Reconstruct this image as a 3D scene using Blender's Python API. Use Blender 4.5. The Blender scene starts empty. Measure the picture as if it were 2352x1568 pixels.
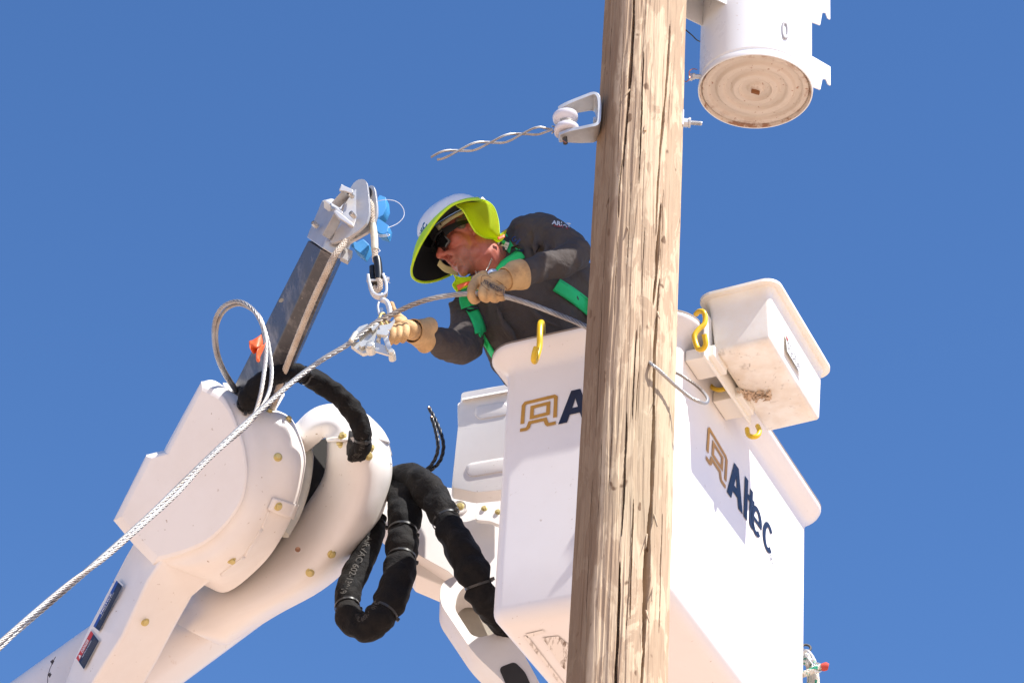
import bpy, bmesh, math, random
from math import sin, cos, pi, radians, sqrt, atan2, hypot
from mathutils import Vector as V, Matrix, noise
from mathutils.geometry import tessellate_polygon

random.seed(7)
SC = bpy.context.scene

# ------------------------------------------------------------------ camera
FPX = 7000.0                      # focal length in units of a 2352 px wide picture
TH, RO = radians(35.5), radians(4.0)
r0 = V((1, 0, 0)); u0 = V((0, -sin(TH), cos(TH))); FW = V((0, cos(TH), sin(TH)))
RT = cos(RO)*r0 + sin(RO)*u0; UP = cos(RO)*u0 - sin(RO)*r0
cam = bpy.data.objects.new('camera', bpy.data.cameras.new('camera'))
SC.collection.objects.link(cam); SC.camera = cam
cam.data.sensor_width = 36; cam.data.lens = FPX/2352*36
cam.data.clip_start = 0.1; cam.data.clip_end = 20000
m = Matrix((RT, UP, -FW)).transposed().to_4x4(); cam.matrix_world = m

# ------------------------------------------------------------------ sky and sun
SAZ, SEL = radians(51.5), radians(55)          # azimuth right of "behind the camera"
SUN = V((sin(SAZ)*cos(SEL), -cos(SAZ)*cos(SEL), sin(SEL)))
w = bpy.data.worlds.new('World'); SC.world = w; w.use_nodes = True
nt = w.node_tree; nt.nodes.clear()
sky = nt.nodes.new('ShaderNodeTexSky'); sky.sky_type = 'NISHITA'; sky.sun_disc = False
sky.sun_elevation = SEL; sky.sun_rotation = atan2(SUN.x, SUN.y)
sky.altitude = 1800; sky.air_density = 1.0; sky.dust_density = 0.35; sky.ozone_density = 2.2
bg = nt.nodes.new('ShaderNodeBackground'); bg.inputs['Strength'].default_value = 0.13
out = nt.nodes.new('ShaderNodeOutputWorld')
hs = nt.nodes.new('ShaderNodeHueSaturation'); hs.inputs['Saturation'].default_value = 1.20; hs.inputs['Hue'].default_value = .505; hs.inputs['Value'].default_value = .86
nt.links.new(sky.outputs[0], hs.inputs['Color']); nt.links.new(hs.outputs[0], bg.inputs[0]); nt.links.new(bg.outputs[0], out.inputs[0])
sl = bpy.data.lights.new('sun', 'SUN'); sl.energy = 4.6; sl.angle = radians(0.53); sl.color = (1, .965, .91)
so = bpy.data.objects.new('sun', sl); SC.collection.objects.link(so)
so.rotation_euler = SUN.to_track_quat('Z', 'Y').to_euler(); so.location = SUN*30
SC.view_settings.view_transform = 'Standard'; SC.view_settings.look = 'None'
SC.view_settings.exposure = 0.94; SC.view_settings.gamma = 1

# ------------------------------------------------------------------ placing
def at(u, v, Y):
    d = FW + RT*((u-1176)/FPX) + UP*((784-v)/FPX)
    return d*(Y/d.y)
def mpp(p): return p.dot(FW)/FPX            # metres per picture unit at a point
def onplane(u, v, P, n):
    d = FW + RT*((u-1176)/FPX) + UP*((784-v)/FPX)
    return d*(P.dot(n)/d.dot(n))

# ------------------------------------------------------------------ interpolation
def cr(p0, p1, p2, p3, t):
    return 0.5*((2*p1) + (p2-p0)*t + (2*p0-5*p1+4*p2-p3)*t*t + (3*p1-p0-3*p2+p3)*t**3)
def spline(P, n, closed=False):
    P = [V(p) for p in P]; N = len(P); out = []
    for i in range(N if closed else N-1):
        if closed: a, b, c, d = P[i-1], P[i], P[(i+1) % N], P[(i+2) % N]
        else: a, b, c, d = P[max(i-1, 0)], P[i], P[i+1], P[min(i+2, N-1)]
        for k in range(n): out.append(cr(a, b, c, d, k/n))
    if not closed: out.append(P[-1].copy())
    return out
def resample(P, step):
    L = [0.0]
    for a, b in zip(P, P[1:]): L.append(L[-1]+(b-a).length)
    n = max(2, int(L[-1]/step)); out = []; j = 0
    for i in range(n+1):
        s = L[-1]*i/n
        while j < len(L)-2 and L[j+1] < s: j += 1
        t = (s-L[j])/max(1e-9, L[j+1]-L[j]); out.append(P[j].lerp(P[j+1], t))
    return out
def frames(P):
    T = [(P[min(i+1, len(P)-1)]-P[max(i-1, 0)]).normalized() for i in range(len(P))]
    a = V((0, 0, 1)) if abs(T[0].z) < .9 else V((1, 0, 0))
    n = (a - T[0]*a.dot(T[0])).normalized(); out = []
    for t in T:
        n = (n - t*n.dot(t)).normalized(); out.append((t, n, t.cross(n)))
    return out

# ------------------------------------------------------------------ mesh builder
class MB:
    def __init__(s): s.v = []; s.f = []
    def add(s, vs, fs):
        o = len(s.v); s.v += [tuple(x) for x in vs]; s.f += [tuple(i+o for i in f) for f in fs]; return s
    def grid(s, rings, close=True, cap0=False, cap1=False):
        n = len(rings[0]); vs = [p for r in rings for p in r]; fs = []
        for i in range(len(rings)-1):
            for j in range(n if close else n-1):
                k = (j+1) % n; fs.append((i*n+j, i*n+k, (i+1)*n+k, (i+1)*n+j))
        if cap0: fs.append(tuple(range(n-1, -1, -1)))
        if cap1: fs.append(tuple((len(rings)-1)*n+j for j in range(n)))
        return s.add(vs, fs)
    def tube(s, P, r, n=10, cap=True, fn=None):
        P = [V(p) for p in P]; F = frames(P); rings = []
        for i, (p, (t, a, b)) in enumerate(zip(P, F)):
            rr = r[i] if isinstance(r, (list, tuple)) else r
            ring = []
            for k in range(n):
                th = 2*pi*k/n; q = rr*(fn(i/(len(P)-1), th) if fn else 1)
                ring.append(p + a*(cos(th)*q) + b*(sin(th)*q))
            rings.append(ring)
        return s.grid(rings, True, cap, cap)
    def box(s, c, ax, ay, az):          # centre and half vectors
        c = V(c); vs = [c+ax*i+ay*j+az*k for k in (-1, 1) for j in (-1, 1) for i in (-1, 1)]
        fs = [(0, 2, 3, 1), (4, 5, 7, 6), (0, 1, 5, 4), (2, 6, 7, 3), (0, 4, 6, 2), (1, 3, 7, 5)]
        return s.add(vs, fs)
    def lathe(s, c, ax, prof, n=32, cap=True, r_fn=None):
        ax = V(ax).normalized(); h = V((0, 0, 1)) if abs(ax.z) < .9 else V((1, 0, 0))
        a = (h-ax*h.dot(ax)).normalized(); b = ax.cross(a); c = V(c)
        rings = [[c+ax*z+a*(cos(2*pi*k/n)*r)+b*(sin(2*pi*k/n)*r) for k in range(n)] for r, z in prof]
        return s.grid(rings, True, cap, cap)
    def prism(s, P, vec, holes=()):
        P = [V(p) for p in P]; H = [[V(q) for q in h] for h in holes]
        loops = [P]+H; tri = tessellate_polygon(loops); allv = [p for l in loops for p in l]; n = len(allv)
        nor = V((0, 0, 0))
        for i in range(len(P)): nor += P[i].cross(P[(i+1) % len(P)])
        vec = V(vec); vs = allv+[p+vec for p in allv]
        def fix(t, d):
            a, b, c = (vs[i] for i in t); q = (b-a).cross(c-a)
            return tuple(t) if q.dot(d) > 0 else tuple(reversed(t))
        fs = []
        for t in tri: fs.append(fix(t, -vec)); fs.append(fix([i+n for i in t], vec))
        o = 0
        for l in loops:
            m_ = len(l)
            for i in range(m_): a, b = o+i, o+(i+1) % m_; fs.append((a, b, b+n, a+n))
            o += m_
        return s.add(vs, fs)
    def sheet(s, G, nu=6, nv=6, closeu=False):
        rows = [spline(r, nu, closeu) for r in G]
        cols = [spline([r[j] for r in rows], nv) for j in range(len(rows[0]))]
        rings = [[cols[j][i] for j in range(len(cols))] for i in range(len(cols[0]))]
        return s.grid(rings, closeu)
    def build(s, name, mat, parent=None, bevel=0, seg=3, smooth=35, solid=0, mods=(), label=None, kind=None):
        me = bpy.data.meshes.new(name); me.from_pydata([tuple(x) for x in s.v], [], s.f); me.validate()
        bm = bmesh.new(); bm.from_mesh(me)
        if bevel: bmesh.ops.remove_doubles(bm, verts=bm.verts, dist=1e-5)
        bmesh.ops.recalc_face_normals(bm, faces=bm.faces)
        bm.to_mesh(me); bm.free()
        me.materials.append(mat)
        for p in me.polygons: p.use_smooth = True
        me.set_sharp_from_angle(angle=radians(smooth))
        o = bpy.data.objects.new(name, me); SC.collection.objects.link(o)
        if solid:
            m_ = o.modifiers.new('solid', 'SOLIDIFY'); m_.thickness = solid; m_.offset = 0
        if bevel:
            m_ = o.modifiers.new('bevel', 'BEVEL'); m_.width = bevel; m_.segments = seg; m_.limit_method = 'ANGLE'
            m_.angle_limit = radians(30); m_.harden_normals = True
        hang(o, parent)
        if label: o['label'] = label
        if kind: o['kind'] = kind
        return o
def hang(o, parent):
    if parent:
        o.parent = parent
        if parent.type == 'EMPTY': o.matrix_parent_inverse = Matrix.Translation(-parent.location)
def thing(name, label, cat, loc, group=None):
    o = bpy.data.objects.new(name, None); SC.collection.objects.link(o); o.location = V(loc)
    o.empty_display_size = .1
    o['label'] = label; o['category'] = cat
    if group: o['group'] = group
    return o
def put(src, parent, M, name=None):
    c = src.copy(); SC.collection.objects.link(c); c.matrix_parent_inverse = Matrix(); hang(c, parent); c.matrix_basis = M
    return c
def frame_to(loc, z, x=None):
    z = V(z).normalized(); x = V(x) if x else (V((0, 0, 1)) if abs(z.z) < .9 else V((1, 0, 0)))
    x = (x-z*x.dot(z)).normalized(); y = z.cross(x)
    M = Matrix((x, y, z)).transposed().to_4x4(); M.translation = V(loc); return M
def px(L, Y): return [at(u, v, Y) for u, v in L]
def pxy(L): return [at(*p) for p in L]

# ------------------------------------------------------------------ materials
def lin(c): return tuple((x/12.92 if x <= .04045 else ((x+.055)/1.055)**2.4) for x in [k/255 for k in c])
class NT:
    def __init__(s, name):
        s.m = bpy.data.materials.new(name); s.m.use_nodes = True; s.t = s.m.node_tree
        s.b = s.t.nodes['Principled BSDF']; s.tc = s.t.nodes.new('ShaderNodeTexCoord')
    def n(s, t, **k):
        x = s.t.nodes.new(t)
        for a, b in k.items(): setattr(x, a, b)
        return x
    def l(s, a, b): s.t.links.new(a, b)
    def coords(s, scale=(1, 1, 1), rot=(0, 0, 0)):
        mp = s.n('ShaderNodeMapping'); mp.inputs['Scale'].default_value = scale; mp.inputs['Rotation'].default_value = rot
        s.l(s.tc.outputs['Object'], mp.inputs[0]); return mp.outputs[0]
    def noise(s, sc, det=4, rough=.6, scale=(1, 1, 1), dist=0, rot=(0, 0, 0)):
        x = s.n('ShaderNodeTexNoise'); x.inputs['Scale'].default_value = sc; x.inputs['Detail'].default_value = det
        x.inputs['Roughness'].default_value = rough; x.inputs['Distortion'].default_value = dist
        s.l(s.coords(scale, rot), x.inputs[0]); return x.outputs[0]
    def ramp(s, f, a, b, ca=0, cb=1):
        x = s.n('ShaderNodeMapRange'); x.inputs[1].default_value = a; x.inputs[2].default_value = b
        x.inputs[3].default_value = ca; x.inputs[4].default_value = cb; s.l(f, x.inputs[0]); return x.outputs[0]
    def mix(s, f, a, b, mode='MIX'):
        x = s.n('ShaderNodeMix', data_type='RGBA', blend_type=mode)
        for i, q in ((0, f), (6, a), (7, b)):
            if isinstance(q, (int, float)): x.inputs[i].default_value = q
            elif isinstance(q, tuple): x.inputs[i].default_value = (*q[:3], 1)
            else: s.l(q, x.inputs[i])
        return x.outputs[2]
    def mul(s, a, b, op='MULTIPLY'):
        x = s.n('ShaderNodeMath', operation=op)
        for i, q in enumerate((a, b)):
            if isinstance(q, (int, float)): x.inputs[i].default_value = q
            else: s.l(q, x.inputs[i])
        return x.outputs[0]
    def bump(s, h, strength=.3, dist=.002):
        x = s.n('ShaderNodeBump'); x.inputs['Strength'].default_value = strength; x.inputs['Distance'].default_value = dist
        s.l(h, x.inputs['Height'])
        if getattr(s, 'nb', None): s.l(s.nb, x.inputs['Normal'])
        s.nb = x.outputs[0]; s.l(s.nb, s.b.inputs['Normal'])
    def col(s, c):
        if isinstance(c, tuple): s.b.inputs['Base Color'].default_value = (*c[:3], 1)
        else: s.l(c, s.b.inputs['Base Color'])
    def set(s, **k):
        for a, q in k.items():
            i = s.b.inputs[a.replace('_', ' ')]
            if isinstance(q, (int, float, tuple)): i.default_value = q
            else: s.l(q, i)
        return s
def plain(name, c, rough=.5, metal=0, bumpsc=0, bs=.2, bd=.001, var=.12, **k):
    t = NT(name); t.set(Roughness=rough, Metallic=metal, **k)
    if var:
        f = t.noise(9, 5, .65); d = tuple(x*(1-var*2) for x in c); t.col(t.mix(t.ramp(f, .35, .7), c, d))
    else: t.col(c)
    if bumpsc: t.bump(t.noise(bumpsc, 5, .6), bs, bd)
    return t.m
def painted_white(name, base=(.78, .765, .74), dirt=(.30, .20, .12), amount=.5, gloss=.38, speck=True, streak=None):
    t = NT(name)
    big = t.noise(2.3, 6, .65); c = t.mix(t.ramp(big, .42, .72, 0, .22*amount), base, (.55, .45, .36))
    if speck:
        sp = t.ramp(t.noise(70, 2, .5), .71, .76); gate = t.ramp(t.noise(5, 3, .6), .45, .62)
        c = t.mix(t.mul(t.mul(sp, gate), .75*amount), c, dirt)
        sm = t.ramp(t.noise(11, 6, .75, scale=(1, 1, .45)), .66, .80); c = t.mix(t.mul(sm, .45*amount), c, dirt)
        scr = t.ramp(t.noise(24, 4, .7, scale=(.12, 1, 1), rot=(.3, .7, .9)), .70, .74); c = t.mix(t.mul(scr, .3*amount), c, dirt)
    t.col(c); t.set(Roughness=t.ramp(t.noise(14, 4), .3, .7, gloss-.06, gloss+.14))
    t.bump(t.noise(120, 3), .06, .001); t.bump(t.noise(7, 2), .10, .004)
    return t.m

M = {}
M['white_bucket'] = painted_white('white_gelcoat', (.80, .775, .765), amount=.6, gloss=.35)
M['white_cover'] = painted_white('white_cover_plastic', (.78, .74, .70), amount=1.25, gloss=.40)
M['white_tank'] = painted_white('tank_paint', (.74, .75, .76), dirt=(.35, .18, .08), amount=.45, gloss=.28)
M['tray'] = painted_white('tray_plastic', (.84, .80, .72), dirt=(.16, .10, .05), amount=.5, gloss=.33)
M['navy'] = plain('navy_vinyl', (.012, .018, .045), .4); M['gold'] = plain('gold_vinyl', (.52, .27, .04), .4)
M['black_plastic'] = plain('black_plastic', (.012, .012, .013), .35, bumpsc=60, var=.2)
M['interior'] = plain('dark_interior', (.03, .026, .022), .7)
M['galv'] = plain('galvanised_steel', (.66, .66, .66), .4, .5, bumpsc=45, bs=.25, bd=.001, var=.18)
M['zinc'] = plain('yellow_zinc_bolt', (.62, .50, .20), .38, .35, bumpsc=90, var=.15)
M['alu'] = plain('cast_aluminium', (.60, .58, .56), .42, .55, bumpsc=150, bs=.2, bd=.0006, var=.1)
M['steel'] = plain('bright_steel', (.66, .64, .60), .25, .9, bumpsc=70, bs=.1, var=.15)
M['darksteel'] = plain('dark_steel', (.12, .11, .10), .45, .7, var=.2)
M['yellow'] = plain('yellow_plastic', (.78, .50, .015), .33, bumpsc=40, bs=.1, var=.12)
M['blue'] = plain('blue_plastic', (.045, .27, .62), .5, bumpsc=110, bs=.15, var=.1)
M['porcelain'] = plain('grey_porcelain', (.60, .58, .62), .12, bumpsc=10, bs=.05, var=.06)
M['white_print'] = plain('white_print', (.7, .7, .7), .5, var=0)
M['red_print'] = plain('red_print', (.5, .04, .03), .5, var=0)
M['blue_print'] = plain('blue_print', (.02, .07, .30), .5, var=0)
M['grey_print'] = plain('grey_print', (.16, .15, .14), .6, var=.2)
M['copper'] = plain('copper', (.55, .2, .12), .35, .8)
M['clear_line'] = plain('clear_line', (.72, .74, .78), .2, 0, var=0)
M['black_cloth'] = plain('black_cloth', (.010, .011, .013), .9, bumpsc=200, bs=.3)
M['orange'] = plain('orange_tape', (.78, .13, .03), .5, bumpsc=60, var=.15)

# ground (out of the picture; it throws warm light up)
t = NT('desert_dirt'); c = t.mix(t.ramp(t.noise(.6, 6), .3, .7), (.60, .435, .33), (.50, .355, .26))
t.col(c); t.set(Roughness=.95); t.bump(t.noise(8, 6), .5, .03)
g = MB().add([(-3000, -3000, -1.6), (3000, -3000, -1.6), (3000, 3000, -1.6), (-3000, 3000, -1.6)], [(0, 1, 2, 3)]).build('ground', t.m)
g['kind'] = 'structure'

# ------------------------------------------------------------------ lettering
def glyphs(txt, bold=0.0, space=1.0):
    cu = bpy.data.curves.new('t', 'FONT'); cu.body = txt; cu.size = 1; cu.offset = bold; cu.resolution_u = 4
    cu.space_character = space; cu.fill_mode = 'FRONT'
    o = bpy.data.objects.new('t', cu); SC.collection.objects.link(o)
    dg = bpy.context.evaluated_depsgraph_get(); me = o.evaluated_get(dg).to_mesh()
    vs = [v.co.copy() for v in me.vertices]; fs = [tuple(p.vertices) for p in me.polygons]
    o.evaluated_get(dg).to_mesh_clear(); bpy.data.objects.remove(o); bpy.data.curves.remove(cu)
    x0 = min(v.x for v in vs); x1 = max(v.x for v in vs); y0 = min(v.y for v in vs); y1 = max(v.y for v in vs)
    return [((v.x-x0)/(x1-x0), (v.y-y0)/(y1-y0)) for v in vs], fs
def letter(name, txt, fn, mat, parent, bold=0, lift=None, space=1.0):
    uv, fs = glyphs(txt, bold, space); mb = MB(); mb.add([fn(a, b) for a, b in uv], fs)
    return mb.build(name, mat, parent)
def quadmap(BL, BR, TR, TL):
    return lambda a, b: (BL*(1-a)+BR*a)*(1-b) + (TL*(1-a)+TR*a)*b
def stroke(P, w, closed=False):
    """polyline of width w in the plane -> list of quads joined with mitres"""
    P = [V((x, y, 0)) for x, y in P]; n = len(P); L = []; Rr = []
    for i in range(n):
        a = P[i-1] if (i or closed) else None; b = P[(i+1) % n] if (i < n-1 or closed) else None
        d1 = (P[i]-a).normalized() if a is not None else None; d2 = (b-P[i]).normalized() if b is not None else None
        if d1 is None: d1 = d2
        if d2 is None: d2 = d1
        n1 = V((-d1.y, d1.x, 0)); n2 = V((-d2.y, d2.x, 0)); mm = (n1+n2).normalized(); k = 1/max(.4, mm.dot(n1))
        L.append(P[i]+mm*(w/2*k)); Rr.append(P[i]-mm*(w/2*k))
    vs = [p for q in zip(L, Rr) for p in q]; fs = []
    for i in range(n if closed else n-1): j = (i+1) % n; fs.append((2*i, 2*i+1, 2*j+1, 2*j))
    return [(v.x, v.y) for v in vs], fs
def emblem(fn, parent):
    mb = MB()
    for P, c in (([(.05, .25), (.05, .86), (.1, .93), (.9, .95), (.95, .9), (.95, .24)], False),
                 ([(.30, .40), (.30, .74), (.75, .76), (.75, .42)], True),
                 ([(.0, .05), (.17, .05), (.22, .09), (.26, .24), (.68, .25), (.73, .09), (.77, .05), (.98, .06)], False)):
        uv, fs = stroke(P, .105, c); mb.add([fn(a, b) for a, b in uv], fs)
    return mb.build('emblem', M['gold'], parent)

# ================================================================== UTILITY POLE
PY = 7.25
pc = at(1450, 784, PY); PX = pc.x
def zrow(v): return at(1450, v, PY).z
def prad(z):
    za, zb = zrow(0), zrow(1568); ra = 92*mpp(V((PX, PY, za))); rb = 115*mpp(V((PX, PY, zb)))
    return rb + (ra-rb)*(z-zb)/(za-zb)
def pang(u, v):                   # picture point -> (angle, height) on the pole's front
    p = at(u, v, PY); z = p.z
    for _ in range(4):
        R = prad(z); x = max(-.985, min(.985, (p.x-PX)/R)); y = PY - R*sqrt(1-x*x); p = at(u, v, y); z = p.z
    return math.asin(max(-.99, min(.99, (p.x-PX)/prad(z)))), z
cracks = [  # (points, half width in metres, depth)
    ([(1460, -60), (1456, 0), (1452, 90), (1446, 180), (1441, 250), (1436, 320), (1430, 385)], .0034, .03),
    ([(1428, 370), (1423, 430), (1420, 500)], .0014, .012),
    ([(1538, 60), (1533, 170), (1524, 270), (1517, 340), (1512, 400), (1508, 470), (1505, 540)], .0020, .018),
    ([(1517, 470), (1510, 560), (1506, 640), (1500, 700)], .0034, .028),
    ([(1515, 640), (1508, 720), (1503, 800), (1501, 870), (1499, 960)], .0036, .03),
    ([(1503, 930), (1500, 1040), (1498, 1120), (1494, 1180)], .0046, .03),
    ([(1499, 1130), (1490, 1220), (1486, 1300), (1484, 1370), (1480, 1440), (1478, 1490)], .0058, .035),
    ([(1481, 1480), (1477, 1530), (1474, 1600), (1466, 1750)], .0030, .02),
    ([(1440, 950), (1436, 1050), (1434, 1130), (1428, 1230)], .0016, .012),
    ([(1424, 1290), (1421, 1390), (1418, 1480), (1413, 1568), (1409, 1700)], .0028, .02),
    ([(1478, 120), (1474, 260), (1471, 330), (1468, 420)], .0012, .01),
    ([(1380, 600), (1372, 760), (1366, 900), (1362, 1000)], .0010, .008),
    ([(1462, 760), (1457, 860), (1452, 960)], .0010, .008),
    ([(1395, 60), (1388, 200), (1381, 330)], .0010, .008),
    ([(1354, 1100), (1346, 1250), (1340, 1420)], .0012, .008),
    ([(1545, 700), (1541, 850), (1537, 980)], .0010, .007),
    ([(1520, 1180), (1515, 1300), (1512, 1450)], .0012, .008),
    ([(1455, 1150), (1450, 1300), (1447, 1420)], .0010, .008)]
for k in range(16):
    u = random.uniform(1370, 1545); v = random.uniform(-30, 1450); ln = random.uniform(60, 240)
    cracks.append(([(u, v), (u-ln*.02+random.uniform(-2, 2), v+ln*.5), (u-ln*.05, v+ln)], random.uniform(.0001, .0005), .004))
CR = []
for P, wd, dp in cracks:
    Q = [pang(*p) for p in P]; Q.sort(key=lambda q: q[1])
    CR.append((Q, wd, dp, Q[0][1], Q[-1][1]))
def crack_depth(a, z, R):
    d = 0; dark = 0
    for Q, wd, dp, za, zb in CR:
        if z < za or z > zb: continue
        for (a0, z0), (a1, z1) in zip(Q, Q[1:]):
            if z0 <= z <= z1:
                t = (z-z0)/(z1-z0+1e-9); c = a0+(a1-a0)*t
                c += .012*noise.noise(V((z*9, a0*7, 0)))+.005*noise.noise(V((z*40, a0*7, 3)))
                e = (z-za)/(zb-za); wv = (wd*1.45+.0006)*(4*e*(1-e))**.35*(.95+.5*noise.noise(V((z*12, a0*3, 5))))
                x = abs(a-c)*R/max(wv, 1e-4)
                if x < 1: d = max(d, dp*1.9*(1-x**5))
                break
    return d
pole = thing('utility_pole', 'tall weathered wooden pole with long dark cracks, standing in front of the white bucket', 'utility pole', (PX, PY, -1.6))
rings = []; NZ, NA = 560, 580
ztop, zbot = zrow(-420), zrow(1700)
angs = [-pi*.54 + pi*1.08*i/539 for i in range(540)] + [pi*.54 + (2*pi-pi*1.08)*i/41 for i in range(1, 41)]
for i in range(NZ+1):
    z = zbot+(ztop-zbot)*i/NZ; R = prad(z); ring = []
    for a in angs:
        ax = a
        n1 = noise.noise(V((sin(a)*3, cos(a)*3, z*1.3)))*.004 + noise.noise(V((sin(a)*14, cos(a)*14, z*4)))*.0014
        n2 = noise.noise(V((sin(a)*60, cos(a)*60, z*5)))*.0007
        pt = noise.noise(V((sin(a)*11, cos(a)*11, z*3.1+9))); pt = .0012*max(-1, min(1, pt*9))
        if -1.57 < a < -.59: R_ = R*cos(.49)/cos(a+1.08)
        else: R_ = R
        r = R_+n1+n2+pt - (crack_depth(a, z, R) if abs(a) < pi/2 else 0)
        ring.append(V((PX+sin(ax)*r, PY-cos(ax)*r, z)))
    rings.append(ring)
R0 = prad(zbot)
rings.insert(0, [V((PX+sin(a)*R0*1.12, PY-cos(a)*R0*1.12, -1.9)) for a in angs])
t = NT('weathered_pine')
patch = t.noise(17, 6, .62, scale=(1, 1, .26), dist=.8); fine = t.noise(60, 5, .65, scale=(1, 1, .06)); big = t.noise(2.2, 4, .6, scale=(1, 1, .6))
light = t.mix(t.ramp(fine, .3, .75), (.60, .465, .32), (.50, .375, .25)); dark = t.mix(t.ramp(fine, .3, .7), (.445, .325, .218), (.375, .265, .175))
c = t.mix(t.ramp(patch, .485, .525), dark, light)
c = t.mix(t.ramp(big, .52, .68, 0, .5), c, (.40, .33, .22)); c = t.mix(t.ramp(t.noise(3.2, 4, .6), .56, .75, 0, .35), c, (.29, .195, .13))
hair = t.ramp(t.noise(70, 4, .6, scale=(1, 1, .035), dist=.4), .68, .73); c = t.mix(t.ramp(t.noise(190, 3, .6, scale=(1, 1, .10)), .45, .75, 0, .32), c, (.26, .18, .12)); c = t.mix(t.mul(hair, .38), c, (.13, .08, .05))
knot = t.ramp(t.noise(24, 2, .4, scale=(1, 1, .6)), .70, .735); c = t.mix(t.mul(knot, .8), c, (.10, .05, .025))
grime = t.ramp(t.noise(9, 5, .7, scale=(1, 1, .35)), .62, .74); c = t.mix(t.mul(grime, .35), c, (.20, .15, .09))
# darker brown strip down the pole's left side, with a ragged edge
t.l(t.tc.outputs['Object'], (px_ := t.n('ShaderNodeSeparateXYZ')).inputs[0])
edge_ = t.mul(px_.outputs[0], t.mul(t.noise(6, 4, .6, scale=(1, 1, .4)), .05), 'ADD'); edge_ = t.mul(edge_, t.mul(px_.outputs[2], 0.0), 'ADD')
brown_strip = t.ramp(edge_, PX-.047, PX-.058); c = t.mix(t.mul(brown_strip, .7), c, (.17, .10, .055))
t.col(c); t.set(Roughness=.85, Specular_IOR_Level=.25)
t.bump(patch, .5, .004); t.bump(fine, .38, .002); t.bump(t.noise(220, 3, .6, scale=(1, 1, .12)), .5, .0012); t.bump(hair, -.5 if False else .3, .001)
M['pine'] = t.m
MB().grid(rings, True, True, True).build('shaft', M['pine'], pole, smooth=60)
# dark heart of the cracks: a slightly smaller core
t = NT('crack_heart'); t.col(t.mix(t.noise(30, 3, scale=(1, 1, .1)), (.05, .028, .016), (.11, .065, .035))); t.set(Roughness=1.0)
# wood splinters standing off the checks
for u, v, ln, du in ((1507, 905, 26, -5), (1503, 1180, 30, 5), (1486, 1225, 34, -4), (1484, 1400, 30, 6), (1446, 205, 14, -8), (1441, 520, 12, 4), (1500, 1345, 36, -5), (1510, 715, 18, 4)):
    a, z = pang(u, v); R = prad(z); p = V((PX+sin(a)*R, PY-cos(a)*R, z)); q = at(u+du, v+ln, PY-R-.004)
    n_ = V((sin(a), -cos(a), 0)); sd = n_.cross(V((0, 0, 1)))*.0022
    MB().prism([p+sd-n_*.004, p-sd-n_*.004, q], n_*.005).build('splinter', M['pine'], pole)
# loose bark chips and staple
for u, v, lu, lv in ((1483, 295, 3, 9),):
    a, z = pang(u, v); R = prad(z); p = V((PX+sin(a)*R, PY-cos(a)*R, z))
    MB().box(p, V((.004, 0, 0)), V((0, .006, 0)), V((.002, 0, .012))).build('wood_chip', M['pine'], pole)

# ================================================================== BUCKET
BP = V((.5052, 7.6, 5.498)); YAW = radians(26.67)
E1 = V((-cos(YAW), sin(YAW), 0)); E2 = V((sin(YAW), cos(YAW), 0)); ZZ = V((0, 0, 1)); W1, W2, BH, DR = .588, 1.185, .918, .005
BC = BP + E1*(W1/2) + E2*(W2/2)
def rring(c, e1, e2, h1, h2, r, z, n=8):
    out = []
    for (s1, s2, a0) in ((1, 1, 0), (-1, 1, 90), (-1, -1, 180), (1, -1, 270)):
        cx, cy = s1*(h1-r), s2*(h2-r)
        for k in range(n+1):
            a = radians(a0+90*k/n); out.append(c+e1*(cx+r*cos(a))+e2*(cy+r*sin(a))+ZZ*z)
    return out
def tub(c, e1, e2, w1, w2, h, dr, rc, lip, lz, rb, th, lt=.008, n=8):
    """open-topped moulded tub with flared lip; c is the top centre"""
    R = []
    def ring(o, z, r=None): R.append(rring(c, e1, e2, w1/2+o, w2/2+o, max(.004, (r if r is not None else rc+o)), z, n))
    for k in range(7):
        a = radians(90*k/6); ring(-dr-rb*(1-sin(a)), -h+rb*(1-cos(a)))
    for k in range(1, 6): ring(-dr*(1-k/6), -h+rb+(h-rb-.03)*k/6)
    ring(0, -.03); ring(.003, -.012); ring(.012, .004); ring(lip*.55, lz*.45); ring(lip*.9, lz*.8)
    ring(lip, lz); ring(lip, lz+lt); ring(lip-.004, lz+lt+.003); ring(lip*.5, lz+lt*.4); ring(-.002, .012); ring(-th, -.01); ring(-th-dr, -h+rb)
    ring(-th-dr-.02, -h+th)
    return R
bucket = thing('lift_bucket', 'big white bucket with gold and navy logos, the worker leaning out of it', 'lift bucket', BC-ZZ*BH)
R = tub(BC, E1, E2, W1, W2, BH, DR, .05, .056, .046, .05, .012)
MB().grid(R, True, True, True).build('shell', M['white_bucket'], bucket, smooth=50)
# gritty rubber-dark top edge of the lip
o = MB(); Rl = [rring(BC, E1, E2, W1/2+d, W2/2+d, .05+d, z) for d, z in ((.0565, .053), (.0575, .0565), (.0565, .060), (.046, .0615), (.031, .059))]
o.grid(Rl); o.build('lip_edge', plain('gritty_edge', (.30, .24, .20), .8, bumpsc=120, bs=.6), bucket)
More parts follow.
